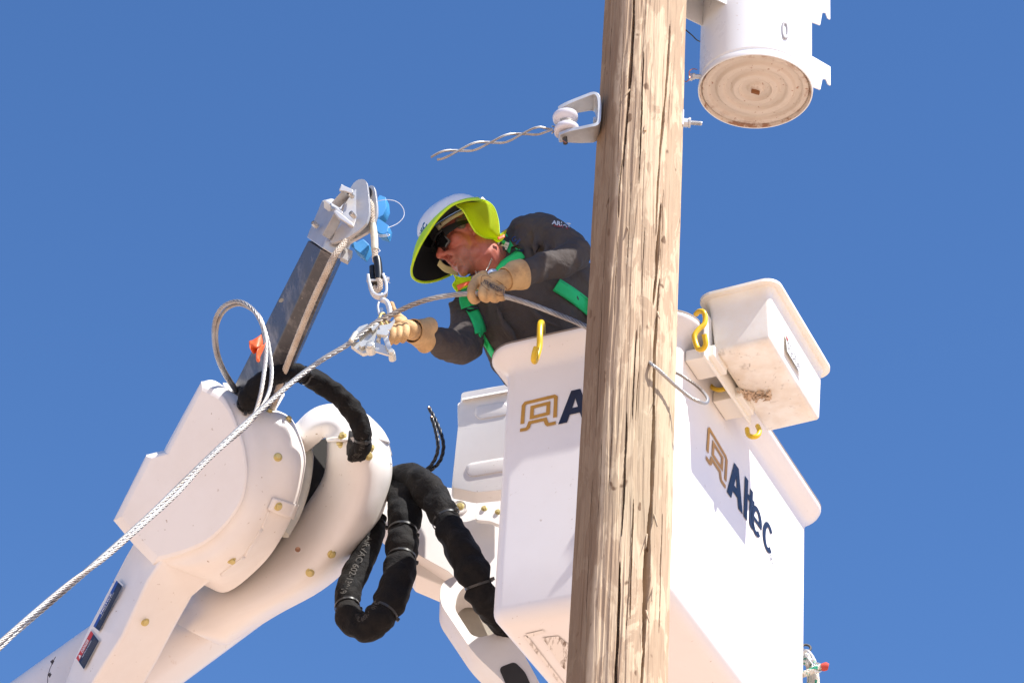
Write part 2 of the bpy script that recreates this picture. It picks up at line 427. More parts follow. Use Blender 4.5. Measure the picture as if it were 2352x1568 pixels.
# inner liner rim
o = MB(); Rl = [rring(BC, E1, E2, W1/2+d, W2/2+d, .045+d, z) for d, z in ((-.016, -.2), (-.015, .06), (-.004, .078), (.0, .084), (-.004, .088), (-.02, .085), (-.022, -.2))]
o.grid(Rl); o.build('liner', M['tray'], bucket)
nF1 = (-E2 - ZZ*(DR/BH)).normalized(); nF2 = (-E1 - ZZ*(DR/BH)).normalized()
def f1(u, v, lift=.0025): return onplane(u, v, BP+nF1*lift, nF1)
def f2(u, v, lift=.0025): return onplane(u, v, BP+nF2*lift, nF2)
emblem(quadmap(f1(1194, 991), f1(1278, 974), f1(1281, 904), f1(1199, 922)), bucket)
def ring_stroke(cx, cy, rx, ry, a0, a1, w, n=18):
    vs = []
    for k in range(n+1):
        a = radians(a0+(a1-a0)*k/n); vs += [(cx+rx*cos(a), cy+ry*sin(a)), (cx+(rx-w)*cos(a), cy+(ry-w*.62)*sin(a))]
    return vs, [(2*k, 2*k+1, 2*k+3, 2*k+2) for k in range(n)]
def rect(x0, y0, x1, y1): return [(x0, y0), (x1, y0), (x1, y1), (x0, y1)], [(0, 1, 2, 3)]
def sign(ch, fn, mat, parent):
    G_ = []
    if ch == 'A':
        o_ = [(0, 0), (.36, 1), (.64, 1), (1, 0), (.73, 0), (.655, .23), (.345, .23), (.27, 0)]; h_ = [(.415, .43), (.5, .72), (.585, .43)]
        tri = tessellate_polygon([[V((*p, 0)) for p in o_], [V((*p, 0)) for p in h_]]); G_ = [(o_+h_, [tuple(t_) for t_ in tri])]
    elif ch == 'l': G_ = [rect(0, 0, 1, 1)]
    elif ch == 't': G_ = [rect(.28, .14, .72, 1), rect(.0, .62, .28, .78), rect(.72, .62, 1, .78), ([(.28, .14), (.72, .14), (.80, .16), (1, .15), (1, 0), (.7, -.02), (.45, 0), (.32, .05)], [(0, 7, 6, 5, 4, 3, 2, 1)])]
    elif ch == 'e': G_ = [ring_stroke(.5, .5, .5, .53, 8, 318, .27), rect(.26, .43, .98, .57)]
    elif ch == 'c': G_ = [ring_stroke(.5, .5, .5, .53, 42, 318, .27)]
    mb = MB()
    for uv, fs in G_: mb.add([fn(a, b) for a, b in uv], fs)
    return mb.build('lettering', mat, parent)
def box4(f, BL, BR, h): return quadmap(f(*BL), f(*BR), f(BR[0]+h[0], BR[1]+h[1]), f(BL[0]+h[0], BL[1]+h[1]))
sign('A', box4(f1, (1282, 974), (1357, 957), (3, -71)), M['navy'], bucket)
sign('l', box4(f1, (1363, 956), (1380, 952), (3, -72)), M['navy'], bucket); sign('t', box4(f1, (1386, 951), (1416, 944), (3, -62)), M['navy'], bucket)
sign('e', box4(f1, (1420, 943), (1462, 934), (2, -50)), M['navy'], bucket); sign('c', box4(f1, (1468, 932), (1506, 923), (2, -50)), M['navy'], bucket)
emblem(quadmap(f2(1622, 1054), f2(1668, 1124), f2(1672, 1052), f2(1627, 973)), bucket)
sign('A', box4(f2, (1670, 1129), (1706, 1181), (4, -86)), M['navy'], bucket); sign('l', box4(f2, (1708.5, 1185), (1716, 1196), (3, -93)), M['navy'], bucket)
sign('t', box4(f2, (1716.5, 1197), (1731, 1217), (3, -82)), M['navy'], bucket); sign('e', box4(f2, (1724, 1209), (1749, 1245), (3, -61)), M['navy'], bucket); sign('c', box4(f2, (1751, 1247), (1775, 1281), (3, -61)), M['navy'], bucket)
letter('registered_mark', 'R', quadmap(f2(1770.5, 1285), f2(1774.5, 1290), f2(1774.5, 1282), f2(1770.5, 1277)), M['navy'], bucket, .0)
uv, fs = stroke([(cos(a*pi/8), sin(a*pi/8)) for a in range(16)], .12, True); q = quadmap(f2(1768, 1286), f2(1777, 1297), f2(1777, 1281), f2(1768, 1270))
MB().add([q(.5+a/2, .5+b/2) for a, b in uv], fs).build('registered_mark', M['navy'], bucket)
# scuffed rub strips on the bucket floor (seen from below)
zb = BP.z-BH-.003
def fl(u, v):
    d = FW + RT*((u-1176)/FPX) + UP*((784-v)/FPX); return d*(zb/d.z)
t = NT('scuffs'); t.col(t.mix(t.ramp(t.noise(60, 4, .7, scale=(1, .15, 1), rot=(0, 0, YAW)), .52, .66), (.76, .72, .68), (.15, .10, .07))); t.set(Roughness=.7)
sc = MB()
for L_ in (((1203, 1462), (1210, 1458), (1302, 1578), (1292, 1580)), ((1246, 1464), (1282, 1460), (1306, 1480), (1306, 1545), (1290, 1530)), ((1206, 1456), (1248, 1446), (1252, 1452), (1212, 1464))):
    sc.add([fl(*a) for a in L_], [tuple(range(len(L_)))])
sc.build('scuff_mark', t.m, bucket)

# ================================================================== TOOL TRAY on the bucket's side
ty = YAW-.011; rl = .044
te2 = V((sin(ty), cos(ty), 0)); tn = (V((cos(ty), -sin(ty), 0))*cos(rl)+ZZ*sin(rl)).normalized(); tu = tn.cross(te2)
N2 = -E1; TW, TL, THh = .181, .466, .193
TB = BP+E2*.088+N2*.09+ZZ*(-.043)
tray = thing('tool_tray', 'dirty white plastic tool tray hanging outside the bucket, right of the pole', 'tool tray', TB+tn*TW/2+te2*TL/2)
tc_ = TB+tn*TW/2+te2*TL/2+tu*THh
ZS = ZZ; ZZ = tu
R = tub(tc_, tn, te2, TW+.022, TL+.022, THh, .011, .018, .032, .006, .02, .006, lt=.010, n=6)
ZZ = ZS
t = NT('tray_dirty_plastic')
t.l(t.tc.outputs['Object'], (sx := t.n('ShaderNodeSeparateXYZ')).inputs[0])
low = t.ramp(sx.outputs[2], TB.z+.05, TB.z-.005)
base = t.mix(t.ramp(t.noise(6, 5, .7), .4, .75, 0, .45), (.84, .81, .75), (.70, .55, .36))
st = t.ramp(t.noise(13, 5, .7), .58, .74); c = t.mix(t.mul(t.ramp(t.noise(7, 4, .6), .45, .65), t.mul(low, .45)), base, (.50, .36, .22)); c = t.mix(t.mul(t.mul(st, low), .85), c, (.15, .10, .06))
fsc = t.ramp(t.noise(55, 4, .7, scale=(1, .5, 1)), .64, .72); c = t.mix(t.mul(t.mul(fsc, low), .7), c, (.16, .10, .06))
t.col(c); t.set(Roughness=.42); t.bump(t.noise(40, 4), .12, .002)
t.set(Subsurface_Weight=.12, Subsurface_Radius=(.03, .025, .015))
M['tray_dirty'] = t.m
MB().grid(R, True, True, True).build('tub', M['tray_dirty'], tray, smooth=50)
def tb(u, v): # on tray bottom
    return onplane(u, v, TB-tu*.002, tu)
ms = MB(); random.seed(3)
for k in range(110):
    p = tb(1693+random.gauss(0, 1)*1+random.uniform(0, 75), 903+random.uniform(-6, 14)); s = random.uniform(.004, .012)
    vs = [p+V((random.uniform(-1, 1), random.uniform(-1, 1), random.uniform(-1.3, .2)))*s for _ in range(6)]
    ms.add(vs, [(0, 1, 2), (0, 2, 3), (0, 3, 4), (1, 2, 5), (2, 3, 5), (3, 4, 5), (0, 4, 1), (1, 4, 5)])
ms.build('mud_clump', plain('dried_mud', (.66, .50, .36), .95, bumpsc=90, bs=.7), tray, kind=None)
nT = (tn - ZZ*.03).normalized()
def ts(u, v, l=.0025): return onplane(u, v, TB+tn*(TW+.010+l)+tu*THh*.5, tn)
lb = MB().add([ts(1804, 762), ts(1838, 826), ts(1843, 864), ts(1808, 806)], [(0, 1, 2, 3)]).build('product_label', M['white_print'], tray)
sl_ = MB(); 
for k in range(5):
    a = .12+.15*k; q = quadmap(ts(1809, 806, .004), ts(1842, 862, .004), ts(1837, 828, .004), ts(1805, 765, .004))
    for j in range(9):
        if random.random() < .75: x = .08+.1*j; sl_.add([q(x, a), q(x+.06, a), q(x+.06, a+.08), q(x, a+.08)], [(0, 1, 2, 3)])
sl_.build('small_print', M['grey_print'], lb)
MB().add([ts(1806, 770, .004), ts(1810, 778, .004), ts(1811, 786, .004), ts(1807, 778, .004)], [(0, 1, 2, 3)]).build('small_print', M['red_print'], lb)
# bracket: spacer blocks and back plate
for s0, z0 in ((.0, -.045), (.235, -.045)):
    c0 = BP+E2*(.075+s0+.045)+N2*.050+ZZ*z0
    MB().box(c0, N2*.048, E2*.055, ZZ*.020).build('spacer_block', M['tray'], tray, bevel=.003)
MB().box(BP+E2*.24+N2*.074+ZZ*.005, N2*.004, E2*.20, ZZ*.085).build('back_plate', M['tray'], tray, bevel=.003)

# ================================================================== TRANSFORMER
TY = 7.47; tcb = at(1735, 212, TY); TR = 131.5*mpp(tcb)
trf = thing('pole_transformer', 'pale grey cylindrical transformer with rust-speckled underside, hung right of the pole', 'transformer', tcb)
prof = [(TR-.004, 0), (TR, .001), (TR+.001, .010), (TR-.001, .022), (TR-.006, .026), (TR-.0065, .03), (TR-.003, .036), (TR-.003, .75), (TR+.004, .755), (TR+.006, .78), (TR-.02, .81), (.04, .84)]
MB().lathe(tcb, ZZ, [(TR-.005, .016), (TR-.005, .002)]+prof, 96, cap=False).build('tank', M['white_tank'], trf, smooth=30)
t = NT('tank_bottom_paint')
c = t.mix(t.ramp(t.noise(5, 5, .7), .35, .7, 0, .6), (.64, .56, .48), (.52, .44, .36))
t.l(t.tc.outputs['Object'], (vm := t.n('ShaderNodeVectorMath', operation='SUBTRACT')).inputs[0]); vm.inputs[1].default_value = tcb
ln_ = t.n('ShaderNodeVectorMath', operation='LENGTH'); t.l(vm.outputs[0], ln_.inputs[0]); rr = ln_.outputs['Value']
rust = t.ramp(t.noise(20, 5, .75), .50, .60); edge = t.ramp(rr, TR*.80, TR*.97); ctr = t.ramp(rr, TR*.22, TR*.02)
sp = t.ramp(t.noise(75, 3, .6), .66, .69)
msk = t.mul(t.mul(rust, t.mul(edge, ctr, 'MAXIMUM')), .85, 'MULTIPLY'); msk = t.mul(msk, t.mul(sp, .8), 'MAXIMUM')
c = t.mix(msk, c, (.26, .09, .025)); t.col(c); t.set(Roughness=.6); t.bump(t.noise(30, 4), .15, .002)
rp = []; n = 60
for k in range(n+1):
    r = TR-.005 - (TR-.005)*k/n; q = r/TR; z = .020
    if k == 0: z = .0005
    elif k == 1: z = .008
    elif k == 2: z = .016
    z += 0 if k < 3 else (-.011*(.5+.5*math.tanh((sin(q*23)*3))) - .002*(q < .3))
    rp.append((max(r, .0005), z))
MB().lathe(tcb, ZZ, rp, 96, cap=False).build('base', t.m, trf, smooth=60)
lg = tcb+ZZ*.006
MB().box(lg, V((.013, .004, 0)), V((-.001, .004, 0)), ZZ*.011).build('lug', plain('rusty_steel', (.25, .10, .035), .85, bumpsc=80), trf)
# raised numeral
def onTank(u, v):
    d = FW + RT*((u-1176)/FPX) + UP*((784-v)/FPX)
    a = d.x**2+d.y**2; b = -2*(d.x*tcb.x+d.y*tcb.y); c_ = tcb.x**2+tcb.y**2-(TR+.001)**2; s = (-b-sqrt(b*b-4*a*c_))/(2*a); return d*s
uv, fs = stroke([(.5+.40*cos(x*pi/12)*(1 if abs(cos(x*pi/12)) < .99 else 1), .5+.5*max(-1, min(1, 1.25*sin(x*pi/12)))) for x in range(24)], .30, True)
MB().add([onTank(1796.5+a*14+ (1-b)*1.5, 85-b*33) for a, b in uv], fs).build('numeral', plain('worn_grey_sticker', (.48, .47, .48), .7, bumpsc=200), trf, solid=.0006)
# hanger and arrester brackets: folded steel channels
def bracket(P4, dep, hook=0):
    a, b, c_, d_ = (at(*p) for p in P4)
    mb = MB(); mb.prism([a, b, c_, d_], V(dep)*.06)
    return mb
radl = (V((PX, PY, 0))-V((tcb.x, tcb.y, 0))).normalized()
sdl = ZZ.cross(radl)
def hanger(z0, z1, s, x0, x1, mat, dirv, base):
    """two side cheeks and a web running from the tank outwards"""
    c0 = V((base.x, base.y, 0))
    for k in (-1, 1):
        P = [c0+dirv*x0+ZZ*z1+sdl2*(k*s), c0+dirv*x1+ZZ*z1+sdl2*(k*s), c0+dirv*x1+ZZ*z0+sdl2*(k*s), c0+dirv*(x1-.02)+ZZ*(z0-.012)+sdl2*(k*s), c0+dirv*x0+ZZ*(z0)+sdl2*(k*s)]
        mb.prism(P, sdl2*(.005*k))
hz = at(1640, 30, TY).z
zin = zrow(45)
for (uA, side, vs_) in ((0, 1, (-52, 76)), (1, -1, (-60, 20)), (2, -1, (98, 168))):
    d_ = radl if side == 1 else (-radl - sdl*.08).normalized(); sdl2 = ZZ.cross(d_)
    uu = 1640 if side == 1 else 1870
    zt, zb2 = at(uu, vs_[0], TY).z, at(uu, vs_[1], TY).z
    mb = MB(); L = .115 if side == 1 else .092
    c0 = V((tcb.x, tcb.y, 0)); s = .062 if side == 1 else .05; hgt = (zt-zb2)
    for k in (-1, 1):
        o_ = sdl2*(k*s)
        P = [c0+d_*(TR-.03)+ZZ*zt+o_, c0+d_*(TR+L)+ZZ*zt+o_, c0+d_*(TR+L)+ZZ*(zt-hgt*.62)+o_, c0+d_*(TR+L-.012)+ZZ*(zt-hgt*.62)+o_, c0+d_*(TR+L-.02)+ZZ*(zt-hgt*.50)+o_,
             c0+d_*(TR+L-.035)+ZZ*(zt-hgt*.55)+o_, c0+d_*(TR+L-.045)+ZZ*(zt-hgt*.95)+o_, c0+d_*(TR+.01)+ZZ*zb2+o_, c0+d_*(TR-.03)+ZZ*zb2+o_] if side == -1 else \
            [c0+d_*(TR-.03)+ZZ*zt+o_, c0+d_*(TR+L)+ZZ*zt+o_, c0+d_*(TR+L)+ZZ*zb2+o_, c0+d_*(TR-.03)+ZZ*zb2+o_]
        mb.prism(P, sdl2*(.005*k))
    if side == -1:
        mb.box(c0+d_*(TR+L*.4)+ZZ*(zt-hgt*.25), d_*(L*.5), sdl2*s, ZZ*.003)
    else:
        mb.box(c0+d_*(TR+L*.5)+ZZ*(zt-hgt*.5), d_*(L*.5), sdl2*s, ZZ*.003)
    mb.build('bracket', M['white_tank'], trf, bevel=.0015, seg=2)
# ground lug and copper tail on the left
gl = at(1596, 176, TY-.03); gx = (gl-V((tcb.x, tcb.y, gl.z))).normalized()
MB().lathe(gl, -V((1, 0, 0)), [(.008, -.02), (.008, .0), (.011, .0), (.011, .008), (.006, .008), (.006, .02)], 8).build('grounding_lug', M['galv'], trf)
MB().box(gl+V((-.012, 0, -.004)), V((.006, 0, 0)), V((0, .007, 0)), V((.001, 0, .011))).build('grounding_clamp', M['galv'], trf, bevel=.002)
MB().tube(spline(pxy([(1601, 160, TY-.04), (1590, 159, TY-.06), (1583, 166, TY-.07), (1584, 174, TY-.06), (1583, 182, TY-.06), (1576, 188, TY-.05), (1569, 183, TY-.03), (1565, 170, TY-.02), (1560, 120, TY+.0)]), 6), .0016, 6).build('copper_tail', M['copper'], trf)
MB().tube(spline(pxy([(1573, 68, TY), (1583, 76, TY+.01), (1592, 84, TY+.03), (1600, 92, TY+.05), (1612, 98, TY+.08)]), 6), .0022, 6).build('black_lead', M['black_plastic'], trf)

# ================================================================== SPOOL CLEVIS on the pole
CY = PY-.02
clv = thing('spool_clevis', 'galvanised clevis holding a grey porcelain spool, bolted to the left of the pole', 'insulator bracket', at(1375, 290, CY))
def cvx(u, v, dy=0): return at(u, v, CY+dy)
th = 6
sdv = V((0, 1, 0))
# the strap: a U of wide flat bar; two arms seen slightly from below
arm_t = [(1285, 258), (1300, 249), (1345, 231), (1363, 230), (1374, 237), (1377, 250), (1376, 262)]
mb = MB()
rings = []
path = [(1283, 256), (1300, 250), (1340, 238), (1362, 233), (1372, 240), (1375, 256), (1375, 280), (1373, 298), (1366, 305), (1355, 307), (1330, 310), (1305, 312), (1284, 316)]
wd = [.018, .026, .035, .040, .040, .040, .040, .040, .040, .039, .034, .027, .018]
P = spline([cvx(u, v) for u, v in path], 4); Wd = spline([V((x, 0, 0)) for x in wd], 4)
for i, p in enumerate(P):
    tt = (P[min(i+1, len(P)-1)]-P[max(i-1, 0)]).normalized(); side = V((0, 1, 0)); nn = tt.cross(side).normalized(); w_ = Wd[i].x
    rings.append([p-side*w_-nn*.0055, p+side*w_-nn*.0055, p+side*w_+nn*.0055, p-side*w_+nn*.0055])
mb.grid(rings, True, True, True).build('strap', M['galv'], clv, bevel=.001, seg=2, smooth=45)
sp_c = cvx(1300, 285); s_ax = (cvx(1297, 262)-cvx(1302, 308)).normalized()
q = 1.0; hs = 24*mpp(sp_c); Rs = 29*mpp(sp_c)
pr = [(Rs*.25, -hs*1.12), (Rs*.9, -hs*1.12), (Rs, -hs*1.02), (Rs*1.03, -hs*.8), (Rs, -hs*.55), (Rs*.85, -hs*.35), (Rs*.62, -hs*.15), (Rs*.58, 0), (Rs*.62, hs*.15), (Rs*.85, hs*.35), (Rs, hs*.55), (Rs*1.03, hs*.8), (Rs, hs*1.02), (Rs*.9, hs*1.12), (Rs*.25, hs*1.12)]
MB().lathe(sp_c, s_ax, pr, 40).build('insulator', M['porcelain'], clv, smooth=60)
MB().lathe(cvx(1298, 322), s_ax, [(.0062, -.014), (.0075, -.013), (.0075, .11), (.012, .11), (.012, .118)], 14).build('pin', M['darksteel'], clv, bevel=0)
MB().tube(pxy([(1293, 323, CY-.01), (1301, 328, CY-.012)]), .0013, 6).build('cotter_pin', M['copper'], clv)
# through bolt at the right of the pole
bx = V((1, 0, -.0)); bR = at(1566, 282, PY)
MB().box(at(1567, 282, PY), V((.0028, 0, 0)), V((0, .028, 0)), V((0, 0, .030))).build('washer_plate', M['galv'], clv, bevel=.001)
MB().lathe(at(1568, 282, PY), bx, [(.0135, 0), (.0155, .002), (.0155, .016), (.0135, .018)], 6).build('nut', M['galv'], clv, bevel=.001)
MB().lathe(at(1581, 282, PY), bx, [(.0155, 0), (.0165, .001), (.0165, .006), (.0155, .007)], 20).build('lock_nut', M['galv'], clv)
thr = [(.0062 if k % 2 else .0076, .005+k*.0011) for k in range(30)]
MB().lathe(at(1583, 282, PY), bx, [(.0066, -.05), (.0066, .004)]+thr+[(.0055, .040)], 16).build('threaded_bolt', M['galv'], clv)
MB().lathe(cvx(1370, 277), V((-1, 0, 0)), [(.011, 0), (.011, .008), (.009, .010)], 6).build('bolt_head', M['galv'], clv)

# ================================================================== AERIAL LIFT (boom, tip covers, platform arm)
_at = at
def at(u, v, Y): return _at(u, v, Y+.50)      # the whole boom tip stands a little further off
lift = thing('aerial_lift', 'white boom tip with rounded covers and yellow bolts, rising from the lower left', 'aerial lift', at(420, 1300, 7.9))
def loops(L, nu, nv, cap=True):
    """closed outlines (lists of (u,v,Y)) joined into one smooth solid"""
    rings = [spline(pxy(r), nu, True) for r in L]
    cols = [spline([r[j] for r in rings], nv) for j in range(len(rings[0]))]
    rr = [[cols[j][i] for j in range(len(cols))] for i in range(len(cols[0]))]
    mb = MB(); n = len(rr[0]); mb.grid(rr, True)
    for R_, rev in ((rr[0], True), (rr[-1], False)):
        c = sum(R_, V((0, 0, 0)))/n; o = len(mb.v); mb.add(R_+[c], [((i+1) % n, i, n) if rev else (i, (i+1) % n, n) for i in range(n)])
    return mb
# --- cover A: front face, bulged rim, silhouette, back
A0 = [(482, 912), (506, 908), (530, 940), (545, 975), (558, 1010), (566, 1050), (568, 1095), (557, 1150), (525, 1200), (480, 1243), (430, 1268), (392, 1280), (358, 1284), (330, 1240), (296, 1190), (362, 1066), (398, 1050)]
A1 = [(470, 888), (500, 886), (546, 920), (578, 955), (600, 990), (612, 1042), (612, 1098), (602, 1156), (578, 1214), (540, 1268), (486, 1306), (432, 1312), (360, 1292), (316, 1246), (270, 1192), (344, 1050), (386, 1040)]
A2 = [(462, 876), (495, 875), (550, 912), (618, 938), (664, 965), (688, 1038), (686, 1092), (668, 1164), (632, 1239), (588, 1298), (520, 1352), (468, 1340), (362, 1298), (309, 1249), (262, 1192), (336, 1044), (376, 1034)]
A3 = [(464, 878), (494, 876), (550, 912), (622, 938), (672, 967), (701, 1037), (698, 1092), (680, 1164), (644, 1239), (598, 1300), (523, 1358), (470, 1344), (368, 1296), (315, 1247), (266, 1190), (338, 1045), (378, 1035)]
A0[12:] = [(356, 1289), (313, 1245), (268, 1191), (340, 1050), (382, 1039)]; A0[0] = (463, 884); A1[13:] = [(311, 1247), (265, 1192), (337, 1046), (379, 1036)]; A1[0] = (464, 880)
def crisp(L):
    out = []
    for i, p in enumerate(L):
        if i in (0, 14, 15, 16, 12):
            a, b = L[i-1], L[(i+1) % len(L)]; out += [(p[0]+(a[0]-p[0])*.10, p[1]+(a[1]-p[1])*.10), p, (p[0]+(b[0]-p[0])*.10, p[1]+(b[1]-p[1])*.10)]
        else: out.append(p)
    return out
A0, A1, A2, A3 = (crisp(x) for x in (A0, A1, A2, A3))
def yy(L, fn): return [(u, v, fn(u, v)) for u, v in L]
yA0 = lambda u, v: 7.86 - (u-300)*.00065 + (v-1080)*.00055
sh = lambda L, k: [(u+(470-u)*k, v+(1090-v)*k) for u, v in L]
MBA = loops([yy(sh(A0, .06), lambda u, v: yA0(u, v)-.006), yy(A0, yA0), yy(sh(A0, -.035), lambda u, v: yA0(u, v)+.012), yy(A1, lambda u, v: yA0(u, v)+.06), yy(A2, lambda u, v: yA0(u, v)+.17+max(0, v-1150)*.0006), yy(A3, lambda u, v: max(8.05, yA0(u, v)+.23+max(0, v-1150)*.0006)), yy(sh(A3, .015), lambda u, v: 8.50)], 5, 4)
coverA = MBA.build('tip_cover', M['white_cover'], lift, smooth=60)
# raised flange strip and clamp tab on cover A
def ribbon(L, w, th, yf, name, mat, parent, bev=.003):
    P = spline([V((u, v, 0)) for u, v in L], 6); a = []; b = []
    for i, p in enumerate(P):
        t_ = (P[min(i+1, len(P)-1)]-P[max(i-1, 0)]).normalized(); n_ = V((-t_.y, t_.x, 0)); a.append(p+n_*w/2); b.append(p-n_*w/2)
    f_ = lambda p, d: at(p.x, p.y, yf(p.x, p.y)+d)
    rings = [[f_(x, 0), f_(y, 0), f_(y, th), f_(x, th)] for x, y in zip(a, b)]
    return MB().grid(rings, True, True, True).build(name, mat, parent, bevel=bev, smooth=40)
# --- arm below cover A: three facets
def arm_sec(L, Ys, yb):
    return [at(u, v, y) for (u, v), y in zip(L, Ys)] + [at(L[-1][0]-4, L[-1][1], yb), at(L[0][0]+4, L[0][1], yb)]
secs = []
for L in ([(345, 1180), (405, 1235), (440, 1250), (452, 1262), (520, 1300)], [(309, 1245), (362, 1298), (404, 1318), (413, 1325), (468, 1345)], [(290, 1278), (338, 1334), (371, 1356), (380, 1364), (441, 1368)], [(250, 1355), (310, 1396), (346, 1414), (354, 1418), (405, 1432)],
          [(205, 1440), (280, 1461), (320, 1462), (329, 1463), (385, 1470)], [(172, 1510), (245, 1515), (296, 1516), (305, 1517), (360, 1518)], [(150, 1570), (212, 1568), (264, 1568), (272, 1568), (331, 1568)], [(60, 1760), (116, 1760), (166, 1760), (174, 1760), (236, 1760)]):
    secs.append(L)
al = lambda v: (v-1300)*.00095
rg = [arm_sec(L, [y+al(L[2][1]) for y in (8.06, 7.92, 7.97, 7.99, 8.05)], 8.26+al(L[2][1])) for L in secs]
for i in range(len(rg)): pass
MB().grid(rg, True, True, True).build('knuckle_arm', M['white_cover'], lift, bevel=.012, seg=4, smooth=40)
# decals on the arm's left facet
def armmap(q, l=.003):
    pts = [at(u, v, y) for u, v, y in q]; return quadmap(*pts)
def facet(u, v, lift_=.006):     # point on the left facet
    P0, Pa, Pb = at(309, 1245, 8.06+al(1318)), at(362, 1298, 7.92+al(1318)), at(205, 1440, 8.06+al(1462))
    P1 = at(280, 1461, 7.92+al(1462))
    n_ = (P1-P0).cross(Pa-Pb).normalized(); n_ = n_ if n_.dot(P0) < 0 else -n_
    return onplane(u, v, (P0+Pa+Pb+P1)/4+n_*(lift_+.002), n_)
def decal(c4, top, name, head, sub, lines, tri=False):
    (a, b, c_, d_) = [facet(*p) for p in c4]     # header bottom-left, header top-left ... (a->b text direction, d top edge side)
    bd = MB().add([facet(*p, .0045) for p in [tuple(x) for x in c4]], [(0, 1, 2, 3)]).build(name, M['white_print'], lift)
    f = lambda x, y, l=.006: (lambda P: P)(quadmap(*[facet(*p, l) for p in c4])(x, y))
    r_ = lambda x0, y0, x1, y1, l: [f(x0, y0, l), f(x1, y0, l), f(x1, y1, l), f(x0, y1, l)]
    MB().add(r_(.03, .05, .97, .66, .006), [(0, 1, 2, 3)]).build('decal_panel', M['navy'], bd)
    MB().add(r_(.03, .66, .97, .95, .006), [(0, 1, 2, 3)]).build('decal_header', top, bd)
    letter('decal_text', head, lambda x, y: f(.30+.42*x, .70+.20*y, .0075), M['white_print'], bd, .02)
    letter('decal_text', sub, lambda x, y: f(.22+.56*x, .53+.08*y, .0075), M['white_print'], bd, .01)
    mb = MB()
    for k in range(lines):
        y = .46-.36*k/lines; x = .08
        while x < .9:
            wdt = random.uniform(.02, .07); mb.add(r_(x, y-.018, min(.92, x+wdt), y, .0075), [(0, 1, 2, 3)]); x += wdt+.015
    mb.build('decal_small_print', M['grey_print'], bd, kind='stuff')
    if tri: MB().add([f(.10, .70, .0075), f(.22, .70, .0075), f(.16, .92, .0075)], [(0, 1, 2)]).build('decal_warning_triangle', M['white_print'], bd)
decal([(227, 1452), (283, 1343), (268, 1328), (212, 1440)][0:1]+[(283, 1343), (268, 1328), (212, 1440)], M['blue_print'], 'notice_decal', 'NOTICE', 'UNIT DAMAGE RISK', 6)
decal([(192, 1539), (229, 1470), (209, 1444), (173, 1511)], M['red_print'], 'danger_decal', 'DANGER', 'ELECTRICAL HAZARDS', 9, True)
# --- boom tube, behind
ta, tb_ = at(540, 1338, 8.85), at(70, 1680, 8.75)
tdir = (tb_-ta).normalized(); Rt = 101*mpp(ta)
ts1 = tdir.cross(V((0, 1, 0))).normalized(); ts2 = tdir.cross(ts1)
def sqring(c, a, b, ha, hb, r, n=8):
    o = []
    for s1, s2, a0 in ((1, 1, 0), (-1, 1, 90), (-1, -1, 180), (1, -1, 270)):
        for k in range(n+1):
            t_ = radians(a0+90*k/n); o.append(c+a*(s1*(ha-r)+r*cos(t_))+b*(s2*(hb-r)+r*sin(t_)))
    return o
ta2 = ta; tb2 = tb_+tdir*1.5
t = NT('white_gelcoat_boom')
c = t.mix(t.ramp(t.noise(40, 4, .6, scale=(1, .2, 1), rot=(0, .6, 0)), .62, .70, 0, .35), (.74, .70, .67), (.5, .38, .28)); t.col(c); t.set(Roughness=.25)
MB().grid([sqring(p, ts1, ts2, Rt, Rt, Rt*.62) for p in (ta2, ta2.lerp(tb2, .5), tb2)], True, True, True).build('boom_tube', t.m, lift, smooth=60)
# arrow band on tube
def onTube(u, v, l=.002):
    P0 = ta; d = FW + RT*((u-1176)/FPX) + UP*((784-v)/FPX)
    # march to the rounded square tube
    lo = 9.0; best = None
    for k in range(260):
        p = d*(lo+k*.004); q = p-P0; x = q.dot(ts1); y = q.dot(ts2); r = Rt*.62+l
        dx = max(abs(x)-(Rt+l-r), 0); dy = max(abs(y)-(Rt+l-r), 0)
        if hypot(dx, dy) <= r: return p
    return d*(lo+.6)
mb = MB(); B_ = [(127, 1507), (121, 1518), (114, 1534), (109, 1552), (108, 1575)]
S_ = [onTube(u, v) for u, v in B_]; S2 = [onTube(u+1.6, v+.4) for u, v in B_]
mb.add(S_+S2, [(i, i+1, i+6, i+5) for i in range(4)])
for (u, v) in ((119, 1522), (113, 1552)):
    mb.add([onTube(u, v+2), onTube(u-4, v-4), onTube(u+3, v-9.5), onTube(u+3.4, v-6), onTube(u+6, v-5), onTube(u+1, v+4)], [(0, 1, 2), (0, 2, 3), (0, 3, 4, 5)])
mb.build('arrow_band', M['navy'], lift)

